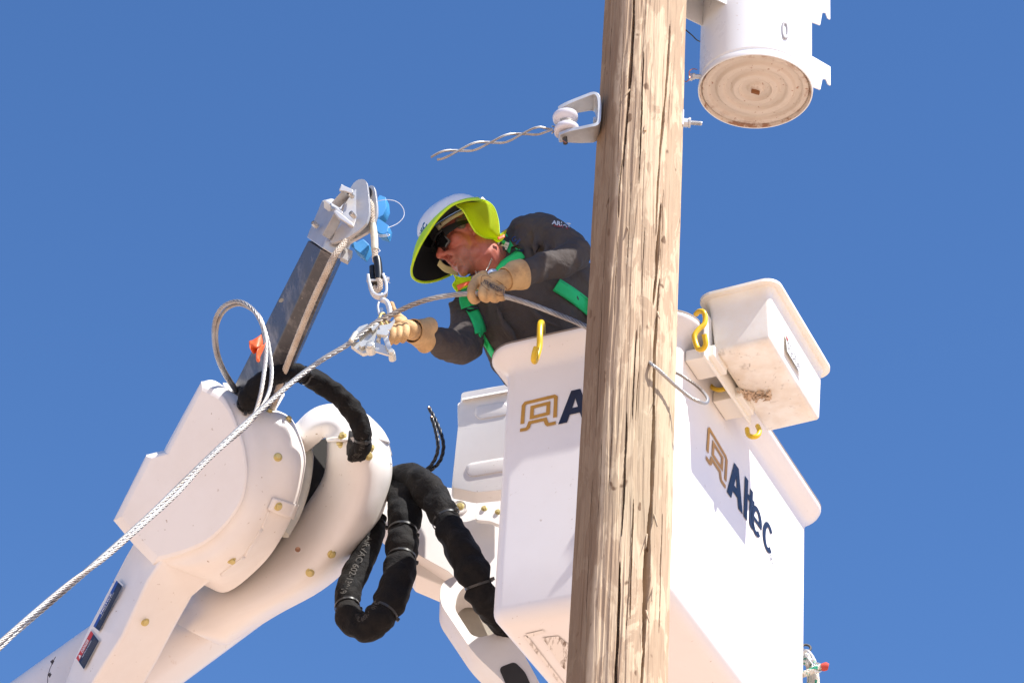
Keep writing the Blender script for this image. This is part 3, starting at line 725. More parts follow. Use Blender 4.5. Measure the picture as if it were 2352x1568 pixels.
# --- cover B (banana-shaped elbow cover)
YB = 8.0
st = [  # inner, ridge, outer
    ((402, 1428), (438, 1450), (474, 1467)), ((425, 1392), (475, 1432), (512, 1480)), ((450, 1360), (520, 1410), (548, 1466)), ((520, 1325), (590, 1385), (640, 1410)),
    ((612, 1262), (685, 1325), (738, 1356)), ((676, 1206), (748, 1258), (806, 1296)), ((720, 1146), (802, 1180), (866, 1210)),
    ((749, 1094), (828, 1110), (895, 1125)), ((756, 1050), (830, 1050), (901, 1066)), ((757, 1014), (828, 1000), (889, 1005))]
rg = []
for k, (i_, r_, o_) in enumerate(st):
    q = k/(len(st)-1); yo = YB + .05 - .03*q + max(0, r_[1]-1030)*.00100; bl = min(1, .45+.2*k)
    def mid(a, b, t_): return (a[0]+(b[0]-a[0])*t_, a[1]+(b[1]-a[1])*t_)
    ring = [at(*i_, yo+.08), at(*i_, yo-.03), at(*mid(i_, r_, .35), yo-.10*bl), at(*mid(i_, r_, .75), yo-.145*bl), at(*mid(r_, o_, .25), yo-.14*bl), at(*mid(r_, o_, .65), yo-.07*bl), at(*mid(r_, o_, .92), yo+.04), at(*o_, yo+.16), at(*mid(o_, i_, .05), yo+.30), at(*mid(o_, i_, .3), yo+.34), at(*mid(i_, o_, .5), yo+.2)]
    rg.append(ring)
cols = [spline([r[j] for r in rg], 5) for j in range(len(rg[0]))]
rg2 = [[cols[j][i] for j in range(len(cols))] for i in range(len(cols[0]))]
rg2 = [spline(r, 3, True) for r in rg2]
MB().grid(rg2, True, True, True).build('elbow_cover', M['white_cover'], lift, smooth=50)
# dome of the elbow cover: sweeps from the right shoulder over to the left
st = [((752, 1014), (800, 1012), (851, 1004), (893, 1016)), ((748, 1004), (795, 985), (840, 968), (873, 982)), ((742, 1006), (776, 968), (806, 945), (828, 943)),
      ((735, 1012), (750, 965), (764, 938), (776, 929)), ((722, 1022), (722, 975), (728, 948), (736, 933)), ((710, 1032), (700, 992), (701, 962), (706, 949)), ((702, 1040), (688, 1010), (684, 985), (681, 974))]
rg = []
for k, (a, b, c_, d_) in enumerate(st):
    yo = YB + .02*k
    rg.append([at(*a, yo-.06), at((a[0]+b[0])/2, (a[1]+b[1])/2, yo-.105), at(*b, yo-.12), at(*c_, yo-.08), at((c_[0]+d_[0])/2, (c_[1]+d_[1])/2, yo-.03), at(*d_, yo+.06), at(d_[0], d_[1]+6, yo+.16), at(d_[0]+6, d_[1]+30, yo+.2)])
MB().sheet(rg, 5, 5).build('elbow_cover_top', M['white_cover'], lift, smooth=60, solid=.006)
# seam between the two halves and the fold line (thin raised lip)
ribbon([(750, 1008), (770, 1004), (790, 1010)], 3, .004, lambda u, v: YB-.106, 'seam', M['tray'], lift, .001)
ribbon([(846, 1037), (870, 1048), (900, 1066)], 1.6, .004, lambda u, v: YB-.045+(u-846)*.0027, 'seam', M['interior'], lift, .0005)
# hose opening: dark sheet on the elbow cover, the hole's shade put into colour
hl = [(802, 988), (822, 994), (850, 1010), (846, 1036), (829, 1061), (812, 1054), (796, 1044), (796, 1024), (799, 1012)]
bpy.context.view_layer.update()
def hitpt(u, v, l=.004):
    d = (FW + RT*((u-1176)/FPX) + UP*((784-v)/FPX)).normalized(); ok, loc, nor, idx, ob, _ = SC.ray_cast(bpy.context.evaluated_depsgraph_get(), V((0, 0, 0)), d)
    return (loc if ok and ob.name.startswith('elbow') else at(u, v, YB-.09))-d*l
hp_ = [hitpt(u, v) for u, v in hl]
MB().add(hp_+[hitpt(820, 1028)], [(k, (k+1) % len(hp_), len(hp_)) for k in range(len(hp_))]).build('hose_opening_patch', M['interior'], lift, solid=.002)
# interior between the covers
MB().prism(px([(700, 1020), (752, 1005), (752, 1100), (715, 1150), (640, 1245), (610, 1260), (660, 1150)], 8.32), V((0, .15, 0))).build('inner_housing', M['interior'], lift)
mb = MB(); ax = at(712, 1050, 8.02); ay = at(664, 1228, 8.02); mid_ = at(704, 1140, 8.04)
mb.tube(spline([at(706, 1010, 8.07), at(705, 1060, 8.065), at(696, 1120, 8.06), at(676, 1178, 8.06), at(650, 1225, 8.06)], 5), [.018]*4+[.022]*17, 20)
mb.build('inner_drum', plain('grey_green_casting', (.55, .54, .48), .45), lift, smooth=60)  # one even grey-green over the whole drum
bpy.context.view_layer.update()
def conform(ob, L, lift_, nm, mat, th=.006, n=6, par=None):
    from mathutils.bvhtree import BVHTree
    T = BVHTree.FromObject(ob, bpy.context.evaluated_depsgraph_get()); mw = ob.matrix_world.inverted()
    q = quadmap(*[V((*p, 0)) for p in L]); R_ = []
    for j in range(n+1):
        r_ = []
        for i_ in range(n+1):
            p = q(i_/n, j/n); d = (FW + RT*((p.x-1176)/FPX) + UP*((784-p.y)/FPX)).normalized()
            loc = T.ray_cast(mw @ V((0, 0, 0)), d)[0]
            loc = (ob.matrix_world @ loc) if loc is not None else at(p.x, p.y, 7.95)
            r_.append(loc-d*lift_)
        R_.append(r_)
    return MB().grid(R_, False).build(nm, mat, par or lift, solid=th, bevel=0, smooth=50)
conform(coverA, [(615, 1170), (671, 1192), (683, 1158), (627, 1142)], .008, 'clamp_tab', M['white_cover'], .010)
for L in ([(600, 1212), (604, 1214), (620, 1172), (616, 1170)], [(560, 1275), (564, 1278), (604, 1214), (600, 1212)], [(505, 1318), (508, 1322), (564, 1278), (560, 1275)]): conform(coverA, L, .002, 'panel_step', M['white_cover'], .006)
# white flap behind the jib foot
MB().prism([at(u, v, 8.12) for u, v in [(612, 905), (648, 890), (654, 905), (628, 948), (600, 940)]], V((0, .01, 0))).build('flap', M['white_cover'], lift, bevel=.003)
MB().sheet([[at(512, 880, 7.98), at(530, 884, 7.97), at(545, 890, 7.98)], [at(516, 884, 7.93), at(535, 895, 7.93), at(548, 905, 7.93)], [at(520, 890, 7.90), at(538, 905, 7.90), at(550, 915, 7.90)]], 4, 4).build('collar', M['tray'], lift, solid=.006)

# --- yellow bolts, a shared mesh
def hexbolt():
    mb = MB(); z = V((0, 0, 1)); mb.lathe(V((0, 0, -.006)), z, [(.0135, 0), (.0150, .003), (.0150, .0065), (.012, .0078)], 20)
    mb.lathe(V((0, 0, 0)), z, [(.0100, 0), (.0102, .010), (.0088, .0125)], 6); return mb
B0 = hexbolt().build('bolt', M['zinc'], lift, bevel=.0008, seg=2); first = [True]
bpy.context.view_layer.update()
def ray_hit(u, v, names=None):
    dg = bpy.context.evaluated_depsgraph_get(); d = (FW + RT*((u-1176)/FPX) + UP*((784-v)/FPX)).normalized()
    ok, loc, nor, idx, ob, _ = SC.ray_cast(dg, V((0, 0, 0)), d); return ok, loc, nor, ob
def bolt(u, v, parent=None, s=1.0, hint=None):
    ok, loc, nor, ob = ray_hit(u, v)
    if not ok: loc = at(u, v, 7.9); nor = V((0, -1, 0))
    if nor.dot(loc) > 0: nor = -nor
    Mx = frame_to(loc, (nor+V((0, -.25, 0))).normalized()) @ Matrix.Scale(s, 4)
    if first[0]: B0.matrix_parent_inverse = Matrix(); o = B0; o.matrix_parent_inverse = Matrix.Translation(-lift.location); o.matrix_basis = Mx; first[0] = False
    else:
        o = put(B0, parent or lift, Mx)
    return o
B0.hide_viewport = False
B0.matrix_basis = Matrix.Translation((0, 5, -50)); bpy.context.view_layer.update()
bolt_spots = [(638, 1049, 1), (662, 963, .9), (619, 945, .8), (639, 1162, 1), (532, 1286, 1), (333, 1427, 1), (762, 1272, 1), (712, 1314, 1), (787, 1001, 1), (783, 1018, 1.05), (852, 1028, .9), (846, 1046, 1.05)]
for u, v, s in bolt_spots: bolt(u, v, None, s)
MB().lathe(at(684, 1261, 7.90), V((0, -1, -.3)), [(.0002, -.004), (.007, -.004), (.009, 0), (.007, .001)], 14).build('plug_hole', plain('rusty_hole', (.22, .10, .05), .9), lift)

# --- platform arm to the bucket, panels
def plate(L, Y, th, name, mat, parent, bev=.006, holes=(), yf=None):
    g_ = yf or (lambda u, v: Y)
    return MB().prism([at(u, v, g_(u, v)) for u, v in L], V((0, th, 0)), [[at(u, v, g_(u, v)) for u, v in h] for h in holes]).build(name, mat, parent, bevel=bev, seg=3, smooth=40)
def roundpoly(L, r, n=5):
    out = []; N = len(L)
    for i in range(N):
        p, a, b = V((*L[i], 0)), V((*L[i-1], 0)), V((*L[(i+1) % N], 0))
        d1 = (a-p); d2 = (b-p); k = min(r, d1.length*.45, d2.length*.45); s, e = p+d1.normalized()*k, p+d2.normalized()*k
        for j in range(n+1): t_ = j/n; q = s*(1-t_)**2+p*2*t_*(1-t_)+e*t_*t_; out.append((q.x, q.y))
    return out
plate([(860, 1150), (905, 1112), (990, 1113), (1096, 1129), (1160, 1135), (1160, 1400), (1085, 1366), (1030, 1312), (955, 1270), (880, 1205)], 8.42, .12, 'platform_arm', M['white_cover'], lift, .008)
plate([(862, 1176), (880, 1190), (955, 1268), (1030, 1312), (1090, 1368), (1014, 1343), (955, 1318), (880, 1200)], 8.42, .12, 'arm_underside', M['white_cover'], lift, .008, yf=lambda u, v: 8.44+(v-1200)*.0004)
hole1 = roundpoly([(1066, 1346), (1048, 1368), (1044, 1398), (1082, 1457), (1100, 1463), (1140, 1454), (1140, 1380), (1090, 1345)], 14)
plate(roundpoly([(1040, 1322), (1090, 1326), (1168, 1392), (1170, 1440), (1240, 1568), (1300, 1700), (1240, 1700), (1161, 1568), (1089, 1501), (1010, 1384), (1012, 1340)], 26), 8.12, .14, 'bucket_support', M['white_cover'], lift, .008, [hole1], yf=lambda u, v: 8.20+(1568-v)*.0004)
plate([(1030, 1335), (1150, 1335), (1160, 1470), (1070, 1470)], 8.44, .01, 'support_back', plain('beige_panel', (.42, .38, .32), .6), lift, .001)
plate(roundpoly([(1146, 1532), (1182, 1518), (1206, 1542), (1232, 1600), (1176, 1600)], 10), 8.178, .02, 'cable_slot_patch', M['interior'], lift, .002, yf=lambda u, v: 8.194+(1568-v)*.0004)  # dark plate for the slot, its shade put into the colour; no hole cut
# ribbed panel on the bucket's left
rib = thing('ribbed_guard', 'white ribbed plastic guard panel tucked behind the left edge of the big bucket', 'guard panel', at(1100, 1120, 8.25))
yr = lambda u, v: 8.22 - (u-1050)*.0006
plate(roundpoly([(1060, 902), (1072, 899), (1175, 881), (1175, 1122), (1093, 1130), (1042, 1119), (1038, 1112)], 9), 0, .07, 'panel', M['white_cover'], rib, .010, yf=yr)
plate(roundpoly([(1051, 925), (1066, 921), (1066, 990), (1053, 985)], 6), 0, .03, 'side_lug', M['white_cover'], rib, .004, yf=lambda u, v: 8.26)
def stadium(u0, v0, u1, v1, r, n=8):
    d = V((u1-u0, v1-v0, 0)).normalized(); nn = V((-d.y, d.x, 0)); o = []
    for k in range(n+1): a = pi*k/n; q = V((u0, v0, 0))+nn*(r*cos(a))-d*(r*sin(a)); o.append((q.x, q.y))
    for k in range(n+1): a = pi*k/n; q = V((u1, v1, 0))-nn*(r*cos(a))+d*(r*sin(a)); o.append((q.x, q.y))
    return o
for (u0, v0, r) in ((1106, 946, 17), (1086, 1078, 17)):
    ue = 1154
    o_ = stadium(u0, v0, ue, v0-.17*(ue-u0), r); i_ = stadium(u0+1, v0, ue, v0-.17*(ue-u0), r-7)
    mb = MB(); R_ = [[at(u, v, yr(u, v)+d) for u, v in q] for q, d in ((o_, .004), (stadium(u0, v0, ue, v0-.17*(ue-u0), r-2), -.003), (i_, -.0045))]
    mb.grid(R_, True, False, True); mb.build('raised_rib', M['white_cover'], rib, smooth=50)
mb = MB(); mb.grid([[at(u, v, y) for u, v, y in r_] for r_ in ([(1062, 914, 8.21), (1110, 905, 8.18), (1175, 893, 8.145)], [(1062, 918, 8.195), (1110, 909, 8.165), (1175, 897, 8.13)], [(1062, 922, 8.215), (1110, 913, 8.185), (1175, 901, 8.15)])], False)
mb.build('raised_rib', M['white_cover'], rib, smooth=60)
plate(roundpoly([(1095, 1127), (1112, 1127), (1128, 1121), (1175, 1118), (1175, 1212), (1141, 1202), (1127, 1196), (1093, 1193)], 6), 8.36, .02, 'bracket_plate', M['white_cover'], lift, .004)
cb = at(1056, 1163, 8.415); MB().lathe(cb, V((0, -1, -.1)), [(.029, -.002), (.027, .003), (.022, .004), (.019, .001), (.0005, .001)], 28, False).build('bolt_boss', M['white_cover'], lift)
bpy.context.view_layer.update()
for u, v, s in ((1057, 1162, 1), (1112.5, 1167, .75), (1144, 1175, .75)): bolt(u, v, None, s)

# ================================================================== SLEEVED HOSES
t = NT('hose_sleeve_fabric')
tw = t.n('ShaderNodeTexWave'); tw.inputs['Scale'].default_value = 180; tw.inputs['Distortion'].default_value = 1; t.l(t.coords(rot=(.3, .5, .7)), tw.inputs[0])
t.col(t.mix(t.ramp(t.noise(12, 5, .7), .4, .75), (.006, .006, .007), (.016, .013, .011))); t.set(Roughness=.75, Specular_IOR_Level=.15, Sheen_Weight=.03, Sheen_Roughness=.4)
t.bump(tw.outputs['Fac'], .12, .0006); t.bump(t.noise(24, 5, .65, dist=.8), .9, .010); M['sleeve'] = t.m; M['sleeve_print'] = plain('faded_print', (.075, .068, .06), .8, var=.35)
t = NT('cable_tie'); t.col((.03, .03, .03)); t.set(Roughness=.3); M['tie'] = t.m
def hose(name, label, L, R, seed, ties=(), parent=None, twist=2):
    P = spline(pxy(L), 14); Rr = spline([V((r, 0, 0)) for r in R], 14); rr = [x.x for x in Rr]
    P = list(P); n_ = 28; tot = len(P)
    tie_i = [int(t_*(tot-1)) for t_ in ties]
    F = frames(P); rings = []
    for i, (p, (tt, a, b)) in enumerate(zip(P, F)):
        pin = 1 - sum(.15*math.exp(-((i-k)/3.2)**2) for k in tie_i)
        pin += sum(.06*math.exp(-((abs(i-k)-7)/4)**2) for k in tie_i)
        ring = []
        for k in range(n_):
            th_ = 2*pi*k/n_; c_ = V((cos(th_), sin(th_), 0))
            q = 1 + .20*noise.noise(V((c_.x*1.3+seed, c_.y*1.3, i*.16))) + .07*noise.noise(V((c_.x*3+seed, c_.y*3, i*.22))) - .10*max(0, cos(th_*1-1.0+seed))**8 + .03*cos(3*th_+i*.12)
            ring.append(p+(a*c_.x+b*c_.y)*(rr[i]*1.05*mpp(p)*q*pin))
        rings.append(ring)
    o = thing(name, label, 'hose bundle', P[0], 'black sleeved hoses of the lift')
    MB().grid(rings, True, True, True).build('sleeve', M['sleeve'], o, smooth=80)
    for k in tie_i:
        p = P[k]; tt, a, b = F[k]; r = rr[k]*1.05*mpp(p)*.90
        C_ = [p+(a*cos(x*pi/14)+b*sin(x*pi/14))*r for x in range(29)]
        mb = MB(); mb.grid([[c-tt*.004+(c-p).normalized()*.0, c+tt*.004, c+tt*.004+(c-p).normalized()*.003, c-tt*.004+(c-p).normalized()*.003] for c in C_])
        side = (a if abs(a.dot(V((0, 1, 0)))) < .7 else b); side = side if side.x > 0 else -side
        mb.build('cable_tie', M['tie'], o)
        hp = p+side*(r+.006)-V((0, .005, 0)); MB().box(hp, side*.007, tt*.006, side.cross(tt)*.005).build('tie_head', M['tie'], o, bevel=.0015)
    return o, P, F, rr
h1 = hose('hydraulic_hose', 'black sleeved hose arching over the gap from the jib foot to the elbow cover', [(572, 985, 7.90), (566, 930, 7.66), (580, 900, 7.60), (612, 870, 7.57), (655, 857, 7.60), (700, 862, 7.66), (745, 885, 7.72), (788, 918, 7.76), (816, 952, 7.78), (832, 990, 7.81), (832, 1022, 7.85), (820, 1042, 7.90), (806, 1052, 7.98)],
          [20, 22, 23, 21, 20, 21, 22, 23, 22, 20, 19, 20, 18], 1.3, (.09, .42, .80))
h2 = hose('hydraulic_hose', 'long U-shaped loop of black sleeved hose hanging lowest, beside the elbow cover', [(905, 1110, 8.30), (922, 1140, 8.22), (927, 1180, 8.18), (924, 1230, 8.16), (923, 1278, 8.14), (914, 1327, 8.12), (896, 1380, 8.10), (868, 1422, 8.10), (836, 1442, 8.12), (806, 1420, 8.15), (797, 1376, 8.18), (812, 1330, 8.20), (836, 1280, 8.22), (858, 1230, 8.24), (874, 1190, 8.27)],
          [30, 34, 35, 34, 34, 35, 34, 33, 31, 30, 29, 29, 28, 23, 14], 4.1, (.20, .295, .465, .69, .97))
h3 = hose('hydraulic_hose', 'thick black sleeved hose running down behind the bucket to the support arm', [(890, 1105, 8.30), (932, 1098, 8.22), (972, 1112, 8.16), (1004, 1148, 8.12), (1021, 1188, 8.10), (1048, 1238, 8.08), (1078, 1292, 8.06), (1098, 1336, 8.06), (1112, 1378, 8.10), (1132, 1412, 8.16), (1165, 1450, 8.26)],
          [22, 33, 36, 34, 33, 36, 38, 35, 30, 24, 20], 7.7, (.42, .72))
def hose_text(h, txt, f0, f1_, w, ang, mat=None, par=None):
    o, P, F, rr = h; N = len(P)-1
    def fn(a, b):
        x = (f0+(f1_-f0)*a)*N; i = int(x); i = max(0, min(N-1, i)); q = x-i; p = P[i].lerp(P[i+1], q)
        tt, A_, B_ = F[i]; cam_d = -p.normalized(); c_ = (cam_d-tt*cam_d.dot(tt)).normalized(); s_ = tt.cross(c_)*(1 if f1_ < f0 else -1)
        r = rr[i]*1.05*mpp(p)*1.06; th_ = ang+(b-.5)*w; return p+c_*cos(th_)*r+s_*sin(th_)*r
    letter('sleeve_lettering', txt, fn, M['sleeve_print'], o, .01)
hose_text(h2, 'AIRVAC 602-13019', .90, .70, .50, -.25)
hose_text(h2, 'AIRVAC 602-13016', .62, .47, .40, .75)
hose_text(h1, 'AIRVAC 702-3002', .77, .93, .6, .0)
# black cable stubs behind
st_ = thing('cut_cables', 'two short black cables with cut copper ends curling up in the sky', 'cables', at(955, 1100, 8.3))
t = NT('black_cable'); t.col((.014, .014, .016)); t.set(Roughness=.35); t.bump(t.noise(50, 3), .3, .001); M['cable_black'] = t.m
for k, L in enumerate(([(985, 936, 8.26), (997, 958, 8.26), (1009, 985, 8.26), (1017, 1010, 8.26), (1018, 1035, 8.27), (1008, 1062, 8.28), (985, 1082, 8.29), (955, 1098, 8.30)], [(991, 958, 8.24), (998, 978, 8.24), (1004, 1005, 8.24), (1006, 1030, 8.25), (998, 1056, 8.27), (982, 1076, 8.28), (950, 1092, 8.30)])):
    P = resample(spline(pxy(L), 8), .004); F = frames(P)
    for s in range(3):
        mb = MB(); mb.tube([p+(a*cos(i*.35+s*2.094)+b*sin(i*.35+s*2.094))*.0034 for i, (p, (t_, a, b)) in enumerate(zip(P, F))], .0038, 6)
        mb.build('strand', M['cable_black'], st_, smooth=80)
    MB().tube([P[0]+(P[0]-P[1]).normalized()*.003, P[0]-(P[0]-P[1]).normalized()*.002], .0045, 8).build('cut_end', M['copper'], st_)

at = _at
# ================================================================== JIB and its head
JY0, JY1 = 7.92, 7.62
jb = thing('jib', 'black octagonal jib pole with a cast aluminium sheave head and blue pin knobs', 'jib', at(600, 900, JY0))
ja, jbp = at(592, 905, JY0), at(752, 545, JY1)
jd = (jbp-ja).normalized()
def jsec(u0, v0, Y, L):        # section from picture offsets across the pole
    return [at(u0+du, v0+dv, Y+dy) for du, dv, dy in L]
S0 = [(538, 882, 7.96), (570, 893, 7.90), (606, 918, 7.875), (660, 905, 7.90), (672, 880, 7.96), (620, 860, 8.03), (560, 860, 8.03)]
# corners along the pole: left edge, crease, right crease, right edge
E0 = [(540, 880, 7.94), (552, 893, 7.865), (575, 912, 7.86), (640, 850, 7.90), (658, 838, 7.94), (600, 845, 8.02), (560, 855, 8.02)]
bot = [at(528, 905, 7.96), at(556, 928, 7.875), at(622, 958, 7.885), at(645, 860, 7.96), at(612, 850, 8.05), at(560, 870, 8.06)]
bot = [at(528, 905, 8.39), at(574, 930, 8.295), at(622, 960, 8.305), at(632, 940, 8.39), at(604, 916, 8.47), at(548, 900, 8.47)]
top = [at(708, 552, 7.67), at(738, 572, 7.60), at(776, 592, 7.615), at(790, 588, 7.68), at(770, 570, 7.75), at(728, 552, 7.75)]
t = NT('jib_black_gelcoat')
c = t.mix(t.ramp(t.noise(9, 6, .75, scale=(1, 1, .6)), .52, .70, 0, .75), (.060, .057, .060), (.27, .25, .235))
c = t.mix(t.ramp(t.noise(50, 3, .6, scale=(1, 1, .1), rot=(0, .42, 0)), .66, .70, 0, .5), c, (.32, .28, .25)); t.col(c)
t.set(Roughness=t.ramp(t.noise(10, 4), .3, .7, .22, .5)); t.bump(t.noise(120, 3), .1, .0006)
MB().grid([bot, [a.lerp(b, .5) for a, b in zip(bot, top)], top], True, True, True).build('pole_section', t.m, jb, bevel=.004, seg=2)
def jf(u, v, lift_=.0): # front crease plane
    n_ = (top[1]-bot[1]).cross(bot[2]-bot[1]).normalized(); n_ = n_ if n_.dot(bot[1]) < 0 else -n_; return onplane(u, v, bot[1]+n_*lift_, n_)
MB().lathe(at(646, 690, 7.72), V((-.5, -1, 0)), [(.0002, -.001), (.0075, -.001), (.0085, .0005)], 14).build('screw_hole', plain('tan_plug', (.4, .33, .22), .7), jb)
# socket of the head: sleeve around the pole end
sA = [at(704, 545, 7.665), at(740, 570, 7.585), at(780, 595, 7.60), at(797, 588, 7.68), at(776, 560, 7.77), at(724, 540, 7.77)]
sB = [at(740, 460, 7.64), at(775, 478, 7.56), at(812, 500, 7.575), at(826, 495, 7.65), at(806, 470, 7.73), at(760, 455, 7.73)]
MB().grid([sA, [a.lerp(b, .5) for a, b in zip(sA, sB)], sB], True, True, True).build('head_socket', M['alu'], jb, bevel=.004, seg=3)
ug = [(781, 591), (792, 568), (810, 576), (809, 583), (799, 600)]
MB().prism([at(u, v, 7.60) for u, v in ug], V((0, .02, 0))).build('socket_foot', M['alu'], jb, bevel=.002)
# two cheek plates
chA = [(757, 556), (768, 540), (775, 500), (800, 440), (812, 420), (823, 412), (834, 411), (841, 416), (844, 428), (848, 470), (848, 492), (842, 512), (826, 528), (800, 545), (764, 558)]
def cheek(L, du, dv, Y, name):
    q = roundpoly([(u+du, v+dv) for u, v in L], 5, 4); nrm = V((.42, .80, 0)).normalized()
    return MB().prism([at(u, v, Y-(u-790)*.0006) for u, v in q], nrm*.010).build(name, M['alu'], jb, bevel=.003, seg=3, smooth=30)
cheek(chA, 0, 0, 7.555, 'cheek_plate')
chB = [(790, 570), (800, 540), (820, 500), (838, 440), (848, 424), (858, 424), (862, 436), (866, 470), (866, 490), (860, 508), (846, 530), (800, 556)]
cheek(chB, 0, 2, 7.60, 'cheek_plate')
# sheaves between
for (u, v, r) in ((838, 450, 17), (834, 506, 19)):
    c_ = at(u+6, v, 7.578); R_ = r*mpp(c_)*1.05; ax = V((.55, .82, .05)).normalized()
    MB().lathe(c_-ax*.012, ax, [(R_*.3, 0), (R_, 0), (R_*1.02, .003), (R_*.8, .010), (R_*.8, .014), (R_*1.02, .021), (R_, .024), (R_*.3, .024)], 32).build('sheave', M['darksteel'], jb, smooth=50)
# walls and hooks cast on the near side
def rib_(L, Y, vec, nm='cast_rib', b=.0022): MB().prism([at(*(p if len(p) == 3 else (*p, Y))) for p in L], vec).build(nm, M['alu'], jb, bevel=b, seg=2)
rib_([(784, 423), (810, 435), (811.5, 440), (807, 444), (790, 438), (779, 437)], 7.50, V((.0, .007, 0)), 'hook_lip')
rib_([(785, 439, 7.505), (761, 466, 7.515), (778, 476.5, 7.55), (798, 455, 7.545), (806, 444, 7.535)], 0, V((.003, .006, .003)), 'hook_wall')
rib_([(779, 436, 7.50), (784, 423, 7.50), (787, 424, 7.55), (782, 440, 7.55)], 0, V((.003, .002, 0)), 'hook_lip')
rib_([(766, 484), (772, 482), (786, 492), (812, 514), (813, 520), (800, 514), (778, 500)], 7.495, V((0, .008, 0)), 'hook_prong')
rib_([(768, 479), (776, 478), (788, 486), (786, 491), (775, 486)], 7.50, V((0, .02, 0)), 'hook_prong')
rib_([(767, 490, 7.505), (740, 539, 7.535), (759.5, 551, 7.575), (781, 507, 7.545)], 0, V((.002, .007, .002)), 'hook_wall')
rib_([(807, 444), (816, 434), (820, 434), (825, 487), (822, 494), (812, 521), (800, 516), (786, 492), (790, 470)], 7.538, V((0, .010, 0)), 'stiffener')
rib_([(743, 459), (746, 458), (762, 468), (760, 473)], 7.56, V((0, .04, 0)), 'socket_lip')
for u, v in ((805, 447), (810, 493), (723, 515)):
    c_ = at(u, v, 7.515 if u > 750 else 7.60); ax = V((-.60, -.78, .05)).normalized()
    MB().lathe(c_, ax, [(.0088, -.012), (.0088, .006), (.0078, .010), (.0055, .010), (.0050, .006)], 18).build('pin', M['steel'], jb)
for (u, v, s_, y) in ((872, 478, 1.15, 7.66), (877, 520, 1.0, 7.63), (828, 565, .95, 7.69)):
    if s_ > 1.1: q = [(866, 455), (871, 447), (886, 453), (888, 475), (880, 493), (866, 503)]
    elif u > 850: q = [(864, 503), (871, 502), (893, 518), (892, 526), (888, 541), (871, 536), (862, 528)]
    else: q = [(810, 560), (824, 553), (834, 548), (848, 561), (846, 570), (834, 587), (813, 571)]
    MB().prism([at(a_, b_, y) for a_, b_ in q], V((.012, .036, 0))).build('knob', M['blue'], jb, bevel=.003, seg=2)
    MB().tube([at(u-18, v-3, y+.015), at(u-2, v, y+.01)], .010, 16).build('knob_neck', M['blue'], jb)
ln = MB(); ln.tube(spline(pxy([(864, 463, 7.62), (884, 459, 7.61), (905, 461, 7.61), (920, 470, 7.62), (928, 485, 7.63), (926, 500, 7.63), (912, 514, 7.63), (891, 523, 7.62)]), 6), .0011, 6)
ln.build('tether', M['clear_line'], jb)
ln = MB(); ln.tube(spline(pxy([(862, 533, 7.6), (873, 540, 7.59), (893, 538, 7.58), (892, 542, 7.58), (875, 543, 7.59), (862, 542, 7.6), (855, 538, 7.6), (850, 532, 7.62)]), 6), .0011, 6); ln.build('tether', M['clear_line'], jb)
ln = MB(); ln.tube(spline(pxy([(862, 565, 7.6), (868, 570, 7.59), (873, 576, 7.58), (868, 578, 7.58), (864, 572, 7.6)]), 6), .0011, 6); ln.build('tether', M['clear_line'], jb)

# ================================================================== WINCH ROPE
t = NT('winch_rope'); br = t.n('ShaderNodeTexWave', wave_type='BANDS', bands_direction='DIAGONAL'); br.inputs['Scale'].default_value = 90; t.l(t.coords(), br.inputs[0])
t.col(t.mix(t.ramp(t.noise(7, 4), .4, .65), (.60, .54, .46), (.44, .35, .27))); t.set(Roughness=.9); t.bump(br.outputs['Fac'], .5, .0012); t.bump(t.noise(160, 3), .6, .001); M['rope'] = t.m
def braided(P, r, n=6, mat=None, parent=None, pitch=26, name='strand', step=None):
    """flat braid: two counter-rotating sets of yarns"""
    P = resample(P, step or r*.45); F = frames(P); mb = MB()
    mb.tube(P, r*.86, 12)
    for s in range(n):
        for sg in (-1, 1):
            mb.tube([p+(a*cos(sg*i*r*.45*pitch/r*.018*1.9+s*2*pi/n)+b*sin(sg*i*r*.45*pitch/r*.018*1.9+s*2*pi/n))*(r*(.86+.05*sin(i*1.1+sg))) for i, (p, (t_, a, b)) in enumerate(zip(P, F))], r*.26, 5)
    return mb
wr = thing('winch_rope', 'tan braided winch rope running along the jib and over its sheave', 'rope', at(864, 600, 7.58))
braided(spline(pxy([(622, 950, 8.27), (648, 868, 8.10), (707, 718, 7.80), (748, 628, 7.60), (768, 588, 7.555), (790, 560, 7.56), (815, 533, 7.57)]), 10), .0095).build('strand', M['rope'], wr, smooth=80)
braided(spline(pxy([(824, 470, 7.60), (838, 462, 7.58), (850, 466, 7.565), (853, 480, 7.56), (854, 500, 7.56), (857, 530, 7.56), (860, 560, 7.56), (862, 600, 7.56)]), 8), .0088).build('strand', M['rope'], wr, smooth=80)
MB().tube(spline(pxy([(856, 515, 7.56), (860, 545, 7.56), (861, 574, 7.56)]), 6), .0112, 16).build('worn_sleeve', plain('cream_tube', (.70, .66, .52), .4, bumpsc=30, var=.25), wr)
MB().tube(spline(pxy([(858, 600, 7.548), (865, 592, 7.545), (868, 606, 7.545), (870, 632, 7.545), (869, 642, 7.545)][1:]), 5), .0125, 16).build('black_sleeve', M['black_plastic'], wr)
MB().tube(spline(pxy([(856, 612, 7.57), (857, 640, 7.57), (862, 652, 7.565)]), 5), .0105, 14).build('black_sleeve', M['black_plastic'], wr)
braided(spline(pxy([(867, 638, 7.545), (873, 648, 7.54), (872, 662, 7.54), (866, 668, 7.545), (860, 660, 7.555)]), 8), .0080).build('strand', M['rope'], wr, smooth=80)
